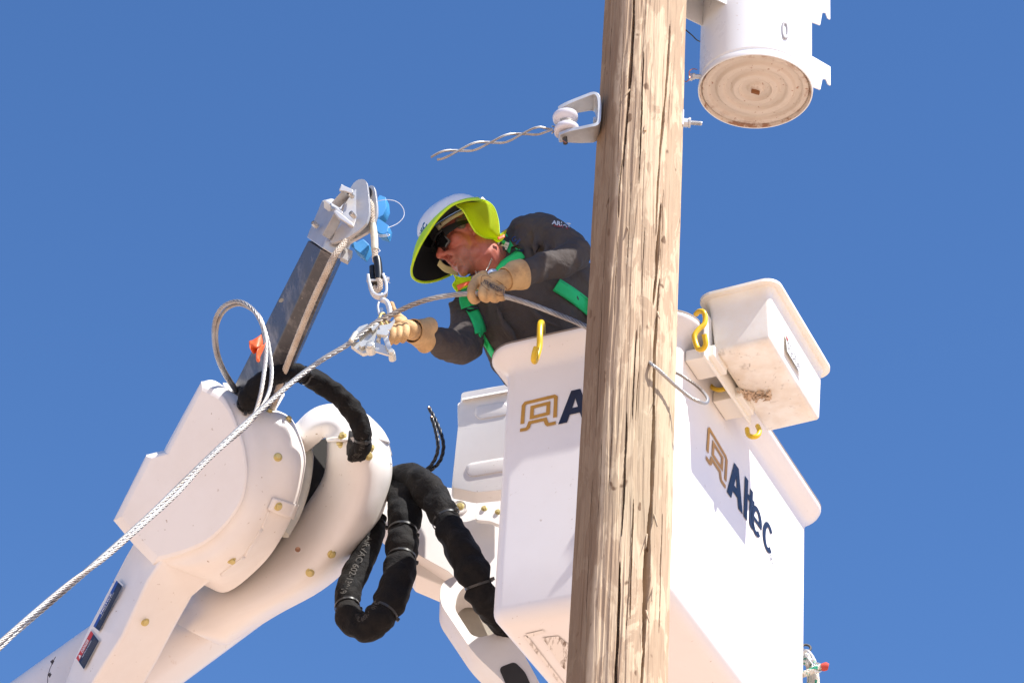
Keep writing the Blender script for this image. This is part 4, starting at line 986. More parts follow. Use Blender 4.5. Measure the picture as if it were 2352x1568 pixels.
# swivel hook
hk = thing('swivel_hook', 'galvanised swivel clevis and snap hook hanging below the winch rope', 'hook', at(880, 700, 7.55))
yk = 7.545
fk = [(849, 630), (845, 640), (853, 668), (862, 682), (870, 686), (882, 680), (889, 668), (884, 640), (876, 630)]
P = spline(pxy([(845, 633, yk), (849, 655, yk), (857, 675, yk), (872, 682, yk), (886, 676, yk), (887, 655, yk), (879, 632, yk)]), 6)
mb = MB(); F = frames(P); Y_ = V((0, 1, 0))
mb.grid([[p+nn*.0042+Y_*.012, p+nn*.0042-Y_*.012, p-nn*.0042-Y_*.012, p-nn*.0042+Y_*.012] for p, nn in [(p, t_.cross(Y_).normalized()) for p, (t_, a, b) in zip(P, F)]], True, True, True)
mb.build('clevis', M['galv'], hk, bevel=.002, seg=2)
MB().tube([at(842, 645, yk), at(892, 641, yk)], .0042, 12).build('clevis_pin', M['galv'], hk)
MB().lathe(at(890, 641, yk), V((1, 0, .1)), [(.007, -.003), (.007, .006)], 6).build('pin_nut', M['galv'], hk)
MB().tube(pxy([(888, 634, yk-.01), (892, 648, yk-.01), (896, 650, yk-.01)]), .0012, 6).build('cotter_pin', M['galv'], hk)
MB().lathe(at(876, 680, yk), (at(878, 694, yk)-at(876, 680, yk)), [(.008, -.006), (.0085, .004), (.0065, .006), (.0065, .02)], 16).build('swivel', M['galv'], hk)
MB().tube(spline(pxy([(878, 688, yk), (888, 694, yk), (894, 708, yk), (895, 722, yk), (888, 734, yk-.0), (877, 735, yk+.005), (871, 728, yk+.008)]), 6), [.0085]*10+[.0088]*12+[.0075]*8+[.006]*7, 14).build('hook', M['galv'], hk)
MB().tube(spline(pxy([(870, 693, yk), (868, 705, yk), (871, 722, yk+.004)]), 6), .0035, 8).build('snap_gate', M['galv'], hk)
MB().prism(pxy([(869, 706, yk), (881, 706, yk), (879, 718, yk), (871, 722, yk)]), V((0, .004, 0))).build('gate_spring', M['steel'], hk)

# ================================================================== STEEL STRANDS
t = NT('galvanised_strand'); t.col(t.mix(t.ramp(t.noise(5, 4, .7), .5, .7), (.42, .405, .385), (.26, .20, .155))); t.set(Roughness=.36, Metallic=.6); M['strand'] = t.m
def strand(P, R, wires=7, pitch=.075, step=.005, name='steel_strand', n=6, ph=0):
    P = resample(P, step); F = frames(P); out = []
    for s in range(wires):
        mb = MB(); rr = R*.70
        mb.tube([p+(a*cos(2*pi*(i*step/pitch+s/wires)+ph)+b*sin(2*pi*(i*step/pitch+s/wires)+ph))*rr for i, (p, (t_, a, b)) in enumerate(zip(P, F))], R*.335, n)
        out.append(mb)
    mb = MB(); mb.tube(P, R*.5, 6); out.append(mb); return out
def one(mbs):
    m_ = MB()
    for x in mbs: m_.add(x.v, x.f)
    return m_
main = [(-60, 1532, 6.90), (0, 1482, 6.95), (160, 1345, 7.08), (330, 1195, 7.22), (420, 1108, 7.30), (520, 1012, 7.38), (600, 940, 7.44), (680, 870, 7.49), (740, 826, 7.51), (800, 790, 7.52), (850, 750, 7.53), (900, 722, 7.54), (960, 695, 7.54), (1020, 680, 7.54), (1080, 674, 7.54), (1120, 676, 7.545), (1160, 681, 7.55), (1220, 699, 7.54), (1280, 722, 7.52), (1335, 745, 7.47), (1400, 780, 7.43), (1470, 815, 7.42)]
gs = thing('guy_strand', 'long steel strand sweeping from the lower left up through both gloves to the pole', 'steel strand', at(0, 1482, 6.95))
main[:0] = [(-900, 2250, 6.2)]
one(strand(spline(pxy(main), 10), .0082, 6, .13, .006)).build('strand', M['strand'], gs, smooth=80)
t = NT('dull_strand'); t.col(t.mix(t.ramp(t.noise(6, 4, .7), .45, .7), (.42, .41, .40), (.28, .22, .18))); t.set(Roughness=.42, Metallic=.55); M['dull'] = t.m
tl = thing('tail_strand', 'spare tail of steel strand looped above the boom cover and wound down the guy', 'steel strand', at(545, 690, 7.4))
tail = [(-60, 1527, 6.88), (0, 1474, 6.93), (80, 1404, 6.99), (160, 1338, 7.05), (240, 1282, 7.13), (330, 1203, 7.20), (400, 1140, 7.26), (470, 1064, 7.32), (530, 1008, 7.37), (575, 968, 7.42), (595, 920, 7.45), (606, 860, 7.47), (611, 800, 7.48), (603, 750, 7.48), (582, 712, 7.49), (548, 692, 7.52), (512, 704, 7.58), (492, 742, 7.66), (493, 800, 7.90), (510, 850, 8.10), (538, 895, 8.33), (560, 920, 8.5)]
one(strand(spline(pxy(tail), 10), .0066, 6, .11, .006, ph=1)).build('strand', M['dull'], tl, smooth=80)
tail2 = [(-60, 1540, 6.90), (0, 1488, 6.94), (100, 1390, 7.02), (200, 1310, 7.11), (300, 1220, 7.2), (420, 1112, 7.30), (500, 1035, 7.36), (570, 975, 7.43), (612, 915, 7.5), (624, 860, 7.52), (618, 800, 7.52), (606, 752, 7.51), (590, 720, 7.51), (552, 699, 7.54), (518, 712, 7.60), (499, 748, 7.68), (499, 800, 7.92), (514, 846, 8.11), (542, 892, 8.34)]
one(strand(spline(pxy(tail2), 10), .0060, 6, .11, .006, ph=2)).build('strand', M['dull'], tl, smooth=80)
rb = thing('flagging_ribbon', 'scrap of orange plastic ribbon knotted on the looped strand', 'ribbon', at(590, 795, 7.47))
for G in ([[(600, 768, 7.45), (590, 775, 7.44), (578, 782, 7.46)], [(604, 788, 7.45), (590, 796, 7.42), (572, 784, 7.44)], [(600, 800, 7.46), (588, 800, 7.45), (574, 800, 7.43)], [(592, 806, 7.46), (585, 812, 7.45), (582, 812, 7.44)]],
          [[(598, 790, 7.44), (606, 792, 7.45), (610, 786, 7.47)], [(590, 806, 7.43), (600, 810, 7.45), (606, 802, 7.47)], [(588, 822, 7.44), (594, 824, 7.44), (598, 818, 7.46)], [(590, 830, 7.45), (594, 832, 7.45), (597, 828, 7.45)]]):
    MB().sheet([pxy(r) for r in G], 4, 4).build('ribbon_tail', M['orange'], rb, solid=.0012)
# loop of strand hanging off the pole's right side
wl = thing('strand_loop', 'loop of steel strand sticking out right of the pole above the bucket face', 'steel strand', at(1560, 880, 7.1))
LP = [(1490, 829, 7.145), (1497, 836, 7.112), (1510, 847, 7.108), (1530, 866, 7.122), (1552, 886, 7.145), (1580, 908, 7.165), (1605, 922, 7.17), (1620, 926, 7.21), (1626, 917, 7.25), (1618, 903, 7.30), (1600, 885, 7.33), (1575, 868, 7.34), (1548, 853, 7.33), (1520, 843, 7.34), (1500, 838, 7.36)]
one(strand(spline(pxy(LP), 10), .0052, 7, .07, .005)).build('strand', M['strand'], wl, smooth=80)
# preformed grip
gp = thing('preformed_grip', 'twisted pair of wavy preformed grip wires reaching left from the spool', 'wire grip', sp_c)
CEN = [(1270, 298, CY), (1220, 303, CY), (1160, 319, CY), (1100, 334, CY), (1050, 347, CY), (1010, 358, CY), (990, 364, CY)]
P = resample(spline(pxy(CEN), 10), .005); F = frames(P); Lp = len(P)
for s in range(2):
    for w_ in range(3):
        Q = []
        for i, (p, (t_, a, b)) in enumerate(zip(P, F)):
            if s == 0 and i > Lp-5: continue
            ph = -2*pi*i*.005/.205+pi*s+.7; amp = .0105*min(1, (i+6)/14); 
            tw_ = 2*pi*i*.005/.205
            up_ = V((0, 0, 1)); c_ = p+up_*(cos(ph)*amp)+V((0, 1, 0))*(sin(ph)*amp)
            Q.append(c_+up_*(.0022*cos(w_*2.094+ph))+V((0, 1, 0))*(.0022*sin(w_*2.094+ph)))
        if w_ == 0: Q0 = Q
        MB().tube(Q, .0021, 6).build('wire', M['strand'], gp, smooth=80)
ring = [sp_c+s_ax*(.002*sin(a*pi/8))+(V((1, 0, 0))*cos(a*pi/8)+V((0, 1, 0))*sin(a*pi/8))*(Rs*.68) for a in range(-6, 7)]
for k in (-1, 1): MB().tube([p+s_ax*(.0028*k) for p in ring]+[at(1268, 298+k*8, CY+.0)], .0026, 8).build('wire', M['strand'], gp)

# ================================================================== CABLE GRIP (come-along clamp)
cg = thing('cable_grip', 'shiny parallel-jaw wire grip clamped on the strand, held by the left glove', 'wire grip', at(862, 780, 7.53))
gy = 7.515
def gpl(L, Y, th_, nm, bev=.002, r=3): return MB().prism([at(u, v, Y) for u, v in roundpoly(L, r, 3)], V((0, th_, 0))).build(nm, M['steelp'], cg, bevel=bev, seg=2)
M['steelp'] = plain('zinc_plated_steel', (.74, .72, .64), .3, .5, bumpsc=50, bs=.12, var=.1)
gpl([(813, 764), (825, 750), (845, 743), (846, 747), (828, 771), (813, 785)], gy+.014, .008, 'upper_jaw', r=2)
gpl([(824, 771), (856, 750), (871, 742), (873, 745), (864, 766), (859, 788), (826, 786)], gy+.024, .008, 'body_plate', r=3)
gpl([(852, 752), (869, 741), (872, 744), (856, 760)], gy+.008, .010, 'jaw_lip', r=1)
MB().tube([at(806, 783, gy-.005), at(817, 765, gy+.01)], .0078, 14).build('roller', M['steelp'], cg)
gpl([(805, 792), (817, 785), (856, 780), (862, 790), (856, 806), (834, 812), (820, 803)], gy+.018, .016, 'lower_jaw', r=3)
gpl([(824, 790), (834, 780), (858, 784), (868, 782), (870, 787), (846, 790), (830, 797)], gy+.004, .012, 'cam', r=2)
gpl([(850, 782), (860, 784), (902, 800), (907, 808), (903, 815), (896, 816), (852, 803), (845, 794)], gy-.006, .008, 'link_arm', r=4)
gpl([(874, 760), (887, 760), (900, 800), (896, 806), (890, 803)], gy-.016, .006, 'link_arm', r=3)
gpl([(866, 757), (891, 757), (894, 763), (888, 770), (865, 767)], gy-.022, .014, 'cross_bar', r=2)
gpl([(871, 747), (893, 744), (906, 733), (908, 736), (897, 756), (874, 760)], gy-.012, .008, 'lever', r=2)
gpl([(872, 764), (876, 774), (868, 786), (862, 782)], gy+.000, .007, 'side_link', r=2)
for u, v, r, d in ((850, 792, .0125, -.016), (899, 808, .0090, -.022), (868, 781, .0055, -.004)):
    c_ = at(u, v, gy+d); MB().lathe(c_, V((-.15, -1, .25)), [(r*1.25, -.030), (r*1.25, -.003), (r, -.003), (r, .004), (r*.8, .006)], 24).build('pivot_bolt', M['steelp'], cg, smooth=40)
P = spline(pxy([(882, 752, gy+.02), (876, 742, gy+.02), (872, 730, gy+.025), (877, 720, gy+.03), (884, 722, gy+.035), (884, 734, gy+.03), (892, 748, gy+.02)]), 6)
MB().tube(P, .0042, 10).build('eye', M['zinc'], cg)

# ================================================================== YELLOW HOOKS
def yhook(L, r, label, mat=None, Rr=None):
    P = spline(pxy(L), 8); o = thing('s_hook', label, 'hook', P[len(P)//2], 'yellow coated hooks on the bucket')
    MB().tube(P, r, 16).build('rod', M['yellow'], o, smooth=80); return o
yhook([(1246, 770, 7.78), (1246, 752, 7.745), (1244, 741, 7.70), (1241, 745, 7.655), (1240, 770, 7.64), (1239, 795, 7.64), (1234, 815, 7.635), (1229, 829, 7.625), (1226, 826, 7.60), (1228, 812, 7.585), (1232, 798, 7.58)], .0095, 'yellow coated hook over the front lip of the bucket, left of the pole')
yh = [(1598, 722, 7.52), (1606, 715, 7.50), (1616, 717, 7.49), (1620, 730, 7.49), (1617, 745, 7.49), (1604, 757, 7.49), (1595, 771, 7.49), (1598, 788, 7.49), (1604, 801, 7.485), (1615, 801, 7.47), (1621, 790, 7.46), (1619, 775, 7.455), (1617, 767, 7.45)]
yhook(yh, .0082, 'yellow S-shaped hook with its open loop facing the tool tray, on the near lip corner')
yhook([(1632, 885, 7.86), (1640, 892, 7.84), (1655, 895, 7.82), (1668, 890, 7.82), (1674, 880, 7.84)], .0075, 'yellow hook mostly hidden behind the upper spacer block of the tool tray')
yhook([(1716, 985, 7.86), (1719, 998, 7.84), (1730, 1003, 7.82), (1741, 999, 7.82), (1744, 988, 7.83), (1740, 978, 7.85)], .0078, 'yellow hook curling out below the far end of the tool tray')

# ================================================================== HAND LINE at the lower right
def at(u, v, Y): return _at(u, v, Y+.44)      # the line hangs from the bucket's far right corner
hl_ = thing('hand_line', 'coiled white and green hand line hanging from the bucket edge with a red tip', 'rope', at(1862, 1500, 8.2))
t = NT('hand_line_rope'); t.col(t.mix(t.ramp(t.noise(38, 2), .58, .62), (.66, .62, .53), (.03, .30, .19))); t.set(Roughness=.9); t.bump(t.noise(200, 3), .6, .001); M['line'] = t.m
random.seed(5)
for k in range(5):
    u0 = 1846+k*4.5; y0 = 8.35-.02*k
    L = [(u0-10, 1520+k*2, y0), (u0+2, 1500+k*3, y0-.01), (u0+10, 1525+k*4, y0-.03), (u0+13, 1580, y0-.03), (u0+8, 1700, y0-.02)]
    braided(spline(pxy(L), 8), .0075).build('rope_turn', M['line'], hl_, smooth=80)
braided(spline(pxy([(1836, 1550, 8.22), (1852, 1545, 8.18), (1868, 1538, 8.17), (1882, 1532, 8.17), (1893, 1530, 8.17)]), 8), .0095).build('rope_turn', M['line'], hl_, smooth=80)
MB().tube(pxy([(1886, 1532, 8.165), (1891, 1531, 8.165), (1898, 1529, 8.165), (1903, 1530, 8.165)]), [.011, .0135, .014, .010], 12).build('red_tip', plain('red_cloth', (.52, .06, .04), .8, bumpsc=90), hl_)
crb = thing('carabiner', 'steel snap and dark ring above the coiled hand line', 'carabiner', at(1855, 1490, 8.2))
C_ = at(1852, 1487, 8.25); rr_ = 10*mpp(C_)
MB().tube([C_+V((cos(a*pi/12), .3*sin(a*pi/12), sin(a*pi/12)))*rr_ for a in range(25)], .0042, 10).build('ring', M['darksteel'], crb)
MB().tube(spline(pxy([(1844, 1502, 8.24), (1848, 1494, 8.23), (1856, 1494, 8.22), (1864, 1503, 8.21), (1868, 1510, 8.20), (1864, 1516, 8.2), (1856, 1508, 8.2)]), 5), .0045, 10).build('snap_body', M['galv'], crb)
MB().tube(pxy([(1850, 1502, 8.21), (1872, 1530, 8.17)]), .0032, 8).build('gate', M['steel'], crb)
C2 = at(1877, 1532, 8.17); MB().tube([C2+V((cos(a*pi/12), .4*sin(a*pi/12), sin(a*pi/12)*1.3))*(11*mpp(C2)) for a in range(25)], .0028, 10).build('ring', M['steel'], crb)
at = _at

# ================================================================== PERSON
man = thing('person', 'worker in white hard hat, dark shirt and green harness, leaning out of the bucket', 'person', (0.42, 8.25, BP.z-BH+.014))
def ell(mb, c, ax, n=16, m_=12):
    """ellipsoid: centre and three half-axis vectors"""
    a, b, d = ax; rings = []
    for i in range(1, m_):
        ph = -pi/2+pi*i/m_; rings.append([c+(a*cos(2*pi*k/n)+b*sin(2*pi*k/n))*cos(ph)+d*sin(ph) for k in range(n)])
    rings = [[c-d*1.0+(a*cos(2*pi*k/n)+b*sin(2*pi*k/n))*.02 for k in range(n)]]+rings+[[c+d*1.0+(a*cos(2*pi*k/n)+b*sin(2*pi*k/n))*.02 for k in range(n)]]
    mb.grid(rings, True, True, True)
def cap(mb, P, R, n=16, sub=5):
    """chain of tapered round limbs through P with radii R"""
    Q = spline(P, sub); r = [x.x for x in spline([V((q, 0, 0)) for q in R], sub)]; F = frames(Q); rings = []
    def rg(p, a, b, rr): return [p+(a*cos(2*pi*k/n)+b*sin(2*pi*k/n))*rr for k in range(n)]
    t_, a, b = F[0]
    for k in (84, 65, 40, 18): x = radians(k); rings.append(rg(Q[0]-t_*(r[0]*sin(x)), a, b, r[0]*cos(x)))
    for q, (t_, a, b), rr in zip(Q, F, r): rings.append(rg(q, a, b, rr))
    for k in (18, 40, 65, 84): x = radians(k); rings.append(rg(Q[-1]+t_*(r[-1]*sin(x)), a, b, r[-1]*cos(x)))
    mb.grid(rings, True, True, True)
def organic(mb, name, mat, parent, voxel, smooth=3, disp=None):
    o = mb.build(name, mat, parent, smooth=180)
    r = o.modifiers.new('remesh', 'REMESH'); r.mode = 'VOXEL'; r.voxel_size = voxel; r.use_smooth_shade = True
    if smooth: s = o.modifiers.new('smooth', 'SMOOTH'); s.factor = .5; s.iterations = smooth
    for k, (size, st, ty) in enumerate(disp or ()):
        tx = bpy.data.textures.new(name+'_folds', ty); tx.noise_scale = size
        if ty == 'CLOUDS': tx.noise_depth = 2
        d = o.modifiers.new('folds', 'DISPLACE'); d.texture = tx; d.strength = st; d.mid_level = .5
    return o
HO = at(1075, 545, 7.88)
def rb3(a, b, c): return RT*a+UP*b+FW*c
Uh = rb3(-.50, .80, .33).normalized(); Fh = rb3(-.86, -.30, -.41); Fh = (Fh-Uh*Fh.dot(Uh)).normalized(); Lh = Uh.cross(Fh)
if Lh.dot(FW) > 0: Lh = -Lh
def H(x, y, z): return HO+Lh*x+Fh*y+Uh*z
def hell(mb, c, r): ell(mb, H(*c), (Lh*r[0], Fh*r[1], Uh*r[2]))
NB = at(1158, 610, 8.00); SLd = at(1232, 540, 7.93); SRd = at(1088, 702, 8.10)
EL = at(1320, 580, 7.74); WL = at(1196, 630, 7.62); ER = at(1070, 792, 7.96); WR = at(972, 768, 7.70)
PL = at(1300, 850, 8.22)
skin = MB()
hell(skin, (0, -.01, .04), (.077, .098, .088)); hell(skin, (0, .042, -.03), (.060, .052, .085)); hell(skin, (0, .045, -.078), (.052, .046, .040))
hell(skin, (0, .078, -.104), (.024, .018, .018))
for s in (-1, 1):
    hell(skin, (s*.040, .060, -.012), (.026, .030, .026)); hell(skin, (s*.034, .058, -.060), (.026, .032, .034)); hell(skin, (s*.048, .022, -.078), (.018, .030, .026))
    hell(skin, (s*.012, .106, -.029), (.0095, .011, .008)); hell(skin, (s*.031, .082, .008), (.014, .012, .011))
    cap(skin, [H(s*.076, .014, .024), H(s*.086, .000, .014), H(s*.086, .000, -.008), H(s*.078, .014, -.030)], [.007, .008, .008, .008], 8)
    hell(skin, (s*.076, .012, -.004), (.008, .012, .020))
cap(skin, [H(0, .090, .022), H(0, .106, -.004), H(0, .121, -.022)], [.009, .011, .0135], 10)
cap(skin, [H(-.045, .078, .030), H(0, .094, .030), H(.045, .078, .030)], [.012, .013, .012], 10)
cap(skin, [H(-.024, .086, -.058), H(0, .0985, -.053), H(.024, .086, -.058)], [.005, .0075, .005], 8)
cap(skin, [H(-.022, .084, -.068), H(0, .096, -.068), H(.022, .084, -.068)], [.005, .0080, .005], 8)
cap(skin, [H(.016, .100, -.030), H(.034, .080, -.052), H(.040, .066, -.072)], [.008, .010, .009], 8)   # smile fold
cap(skin, [H(-.016, .100, -.030), H(-.034, .080, -.052), H(-.040, .066, -.072)], [.008, .010, .009], 8)
cap(skin, [H(0, -.015, -.03), H(0, -.01, -.10), NB], [.066, .062, .072], 18)
cap(skin, [H(0, .045, -.085), (H(0, .02, -.12)+NB)*.5], [.034, .045], 12)
cap(skin, [H(.045, 0, -.05), (H(.05, -.01, -.11)+NB)*.5+Lh*.02, NB+Lh*.02], [.022, .022, .028], 12)
CH = at(1180, 690, 8.02)
cap(skin, [NB, CH, at(1240, 770, 8.14), PL], [.070, .11, .115, .12], 18); cap(skin, [SLd+FW*.03, NB+FW*.02, SRd+FW*.02], [.030, .05, .035])
cap(skin, [SLd+FW*.03, EL, WL], [.035, .03, .022]); cap(skin, [SRd+FW*.02, ER, WR], [.035, .032, .022])
cap(skin, [WL, at(1150, 655, 7.60)], [.018, .016]); cap(skin, [WR, at(940, 762, 7.64)], [.018, .016])
fz = BP.z-BH+.02
for s in (-1, 1):
    hp = PL+V((s*.09, .02, -.02)); kn = V((.42+s*.09, 8.17, (PL.z+fz)/2)); an = V((.44+s*.10, 8.24, fz+.09))
    cap(skin, [hp, kn, an], [.075, .052, .038]); cap(skin, [an, an+V((0, -.02, -.05)), an+V((0, -.16, -.06))], [.04, .04, .03])
t = NT('weathered_skin'); c = t.mix(t.ramp(t.noise(22, 4, .6), .35, .7), (.48, .155, .10), (.35, .085, .058))
c = t.mix(t.ramp(t.noise(160, 2, .5), .60, .72, 0, .35), c, (.20, .12, .09))
def near(P_, r0__, r1__):
    vm_ = t.n('ShaderNodeVectorMath', operation='DISTANCE'); t.l(t.tc.outputs['Object'], vm_.inputs[0]); vm_.inputs[1].default_value = P_; return t.ramp(vm_.outputs['Value'], r1__, r0__)
c = t.mix(t.mul(near(H(.02, .07, -.088), .02, .062), t.ramp(t.noise(230, 2, .6), .35, .65, .25, .8)), c, (.17, .115, .09))
c = t.mix(t.mul(near(H(.0, .125, -.02), .008, .03), .5), c, (.46, .10, .07)); c = t.mix(t.mul(near(H(.05, .06, -.01), .01, .035), .4), c, (.46, .11, .08))
c = t.mix(t.mul(near(H(.0, .10, -.062), .006, .020), .55), c, (.30, .07, .055)); t.col(c)
t.set(Roughness=.48, Subsurface_Weight=.12, Subsurface_Radius=(.012, .004, .002)); t.bump(t.noise(130, 4, .6), .25, .0012); t.bump(t.noise(45, 3, .6, scale=(1, 1, 1), dist=1.5), .3, .002)
organic(skin, 'body', t.m, man, .0036, 2)
# hair at the temples and nape
hair = MB(); hell(hair, (0, -.022, .030), (.083, .096, .062)); hell(hair, (.070, .034, .026), (.010, .014, .022)); hell(hair, (-.070, .034, .026), (.010, .014, .022))
organic(hair, 'hair', plain('grey_brown_hair', (.20, .165, .13), .8, bumpsc=260, bs=1, bd=.004), man, .005, 1)
# trousers and boots
tr = MB()
for s in (-1, 1):
    hp = PL+V((s*.09, .02, -.02)); kn = V((.42+s*.09, 8.17, (PL.z+fz)/2)); an = V((.44+s*.10, 8.24, fz+.12))
    cap(tr, [PL+V((0, 0, .05)), hp, kn, an], [.12, .10, .075, .06])
organic(tr, 'trousers', plain('dark_denim', (.03, .035, .05), .9), man, .012, 2)
for s in (-1, 1):
    an = V((.44+s*.10, 8.24, fz+.09)); bt = MB(); cap(bt, [an, an+V((0, -.02, -.045)), an+V((0, -.17, -.05))], [.052, .048, .038]); organic(bt, 'boot', plain('brown_leather', (.09, .05, .03), .6), man, .010, 1)

# shirt
sh_ = MB()
cap(sh_, [at(1150, 606, 8.03), at(1190, 650, 8.03), at(1222, 720, 8.05), at(1250, 790, 8.12), PL], [.080, .165, .185, .185, .17], 22)
cap(sh_, [at(1222, 560, 8.00), at(1180, 610, 8.02), at(1110, 690, 8.08)], [.085, .100, .085], 18)
ell(sh_, at(1290, 680, 8.06), (rb3(.13, 0, 0), rb3(0, .16, 0), FW*.14)); ell(sh_, at(1160, 745, 8.06), (rb3(.09, 0, 0), rb3(0, .10, 0), FW*.13))
cap(sh_, [at(1215, 548, 7.96), at(1248, 540, 7.90), at(1290, 560, 7.82), at(1322, 582, 7.75), at(1290, 602, 7.70), at(1245, 615, 7.66), at(1206, 629, 7.625)], [.080, .072, .064, .052, .049, .044, .038], 18)
cap(sh_, [at(1095, 696, 8.08), at(1078, 730, 8.03), at(1068, 790, 7.965), at(1040, 796, 7.88), at(1010, 785, 7.79), at(978, 771, 7.71)], [.075, .064, .058, .052, .044, .031], 18)
cap(sh_, [at(1190, 640, 7.62), at(1206, 629, 7.625), at(1216, 624, 7.63)], [.030, .041, .040], 16)
cap(sh_, [at(972, 768, 7.70), at(980, 772, 7.71), at(988, 776, 7.73)], [.029, .032, .038], 16)
cap(sh_, [at(1170, 545, 7.95), at(1164, 585, 7.925), at(1152, 622, 7.90)], [.032, .036, .030], 12)
# folds
def fold(L, r): cap(sh_, pxy(L), r, 8, 4)
fold([(1212, 500, 7.90), (1205, 540, 7.88), (1216, 590, 7.87)], [.012, .018, .010]); fold([(1240, 520, 7.84), (1262, 556, 7.80), (1250, 590, 7.76)], [.010, .016, .010])
fold([(1300, 540, 7.78), (1290, 570, 7.74), (1262, 590, 7.70)], [.010, .012, .008]); fold([(1035, 700, 8.03), (1050, 730, 7.99), (1080, 745, 7.98)], [.012, .016, .010])
for L_, r_ in (([(1180, 520, 7.90), (1186, 560, 7.88), (1206, 600, 7.87)], .011), ([(1225, 500, 7.87), (1232, 540, 7.83), (1228, 590, 7.80)], .011), ([(1262, 520, 7.80), (1280, 552, 7.76), (1276, 580, 7.73)], .010),
               ([(1320, 548, 7.74), (1310, 575, 7.70), (1285, 598, 7.68)], .010), ([(1344, 575, 7.72), (1325, 590, 7.69), (1300, 606, 7.67)], .009), ([(1262, 596, 7.68), (1250, 612, 7.64), (1236, 632, 7.63)], .008), ([(1240, 600, 7.67), (1228, 615, 7.62), (1216, 640, 7.61)], .007),
               ([(1210, 690, 7.87), (1240, 730, 7.88), (1290, 752, 7.90)], .012), ([(1140, 700, 7.90), (1160, 750, 7.92), (1190, 790, 7.94)], .013), ([(1040, 715, 7.99), (1062, 745, 7.96), (1090, 752, 7.95)], .010),
               ([(1088, 790, 7.90), (1068, 800, 7.90), (1050, 825, 7.91)], .010), ([(1030, 770, 7.83), (1018, 785, 7.79), (1012, 806, 7.80)], .008), ([(1008, 762, 7.77), (998, 778, 7.73), (994, 796, 7.75)], .007)):
    fold(L_, [r_*.5, r_, r_*.5])
fold([(1050, 770, 7.91), (1030, 785, 7.84), (1000, 792, 7.78)], [.012, .016, .009]); fold([(1085, 760, 7.92), (1070, 780, 7.90), (1062, 812, 7.91)], [.010, .014, .010])
t = NT('charcoal_shirt'); c = t.mix(t.ramp(t.noise(9, 5, .65), .35, .7), (.090, .076, .070), (.060, .050, .047)); c = t.mix(t.ramp(t.noise(300, 2), .5, .7, 0, .4), c, (.10, .09, .088)); t.col(c)
t.set(Roughness=.93, Specular_IOR_Level=.2); t.bump(t.noise(300, 2), .35, .0008); t.bump(t.noise(20, 3, .55, dist=.5), .8, .012)
shirt = organic(sh_, 'shirt', t.m, man, .0065, 3, [(.075, .022, 'CLOUDS'), (.03, .006, 'CLOUDS')])
# gloves
t = NT('tan_leather'); c = t.mix(t.ramp(t.noise(14, 5, .7), .4, .72), (.62, .395, .18), (.36, .205, .09)); c = t.mix(t.ramp(t.noise(50, 4, .7), .60, .76, 0, .6), c, (.20, .12, .06)); t.col(c)
t.set(Roughness=.72); t.bump(t.noise(34, 4, .65, dist=1), .55, .003); t.bump(t.noise(200, 3), .3, .0006); M['leather'] = t.m
g1 = MB()
def gf(mb, L, R): cap(mb, pxy(L), R, 12, 5)
pm = at(1132, 654, 7.585); d1 = (at(1170, 640, 7.60)-at(1096, 662, 7.56)).normalized(); d2 = (UP*1-d1*UP.dot(d1)).normalized(); d3 = d1.cross(d2)
ell(g1, pm, (d1*.050, d2*.036, d3*.026)); ell(g1, at(1112, 650, 7.57), (d1*.030, d2*.030, d3*.024))
gf(g1, [(1104, 640, 7.58), (1088, 654, 7.555), (1082, 674, 7.540), (1088, 690, 7.553), (1097, 688, 7.575)], [.0165, .0155, .0145, .0125, .011])
gf(g1, [(1118, 652, 7.56), (1109, 668, 7.535), (1110, 682, 7.535), (1118, 687, 7.56)], [.0165, .0150, .0135, .012])
gf(g1, [(1134, 660, 7.56), (1128, 674, 7.538), (1132, 685, 7.545), (1140, 687, 7.565)], [.0160, .0150, .0132, .012])
gf(g1, [(1150, 664, 7.565), (1147, 675, 7.545), (1150, 683, 7.550), (1158, 682, 7.57)], [.0150, .0140, .0125, .011])
gf(g1, [(1110, 632, 7.62), (1092, 645, 7.63), (1088, 662, 7.61)], [.016, .015, .012])     # thumb behind the strand
gf(g1, [(1140, 648, 7.59), (1165, 640, 7.60), (1176, 634, 7.605)], [.034, .034, .038])
glv1 = organic(g1, 'glove', M['leather'], man, .0026, 2)
def cuff(P4, R4, flare, name='glove_cuff', sq=1.0):
    P = spline(pxy(P4), 6); r = [x.x for x in spline([V((q, 0, 0)) for q in R4], 6)]; F = frames(P); out = []; inn = []
    for i, (p, (t_, a, b), rr) in enumerate(zip(P, F, r)):
        ring = []
        for k in range(36):
            th_ = 2*pi*k/36; w_ = 1+.05*sin(3*th_+i*.2)*i/len(P); e = (t_*(.004*sin(2*th_+1)*i/len(P)))
            ring.append(p+(a*cos(th_)+b*sin(th_)*sq)*(rr*w_)+e)
        out.append(ring)
    return MB().grid(out, True).build(name, M['leather'], man, solid=.003, smooth=70)
cuff([(1160, 641, 7.595), (1176, 636, 7.605), (1186, 632, 7.612), (1196, 629, 7.62)], [.036, .041, .046, .0475], 0)
g2 = MB()
ell(g2, at(936, 756, 7.605), (rb3(.034, .0, .0), rb3(0, .030, 0), FW*.024)); ell(g2, at(918, 744, 7.62), (rb3(.026, .0, .0), rb3(0, .022, 0), FW*.022))
for du, dv in ((0, 0), (-15, 4), (-29, 7)):
    gf(g2, [(931+du, 747+dv*.4, 7.585), (933+du, 757+dv, 7.560), (930+du, 771+dv, 7.558), (925+du, 781+dv*.8, 7.575)], [.0112, .0122, .0118, .0102])
gf(g2, [(926, 736, 7.62), (912, 724, 7.62), (903, 712, 7.61), (899, 699, 7.605)], [.014, .0125, .011, .0098])
gf(g2, [(905, 748, 7.64), (885, 745, 7.63), (868, 740, 7.615)], [.014, .0125, .011])
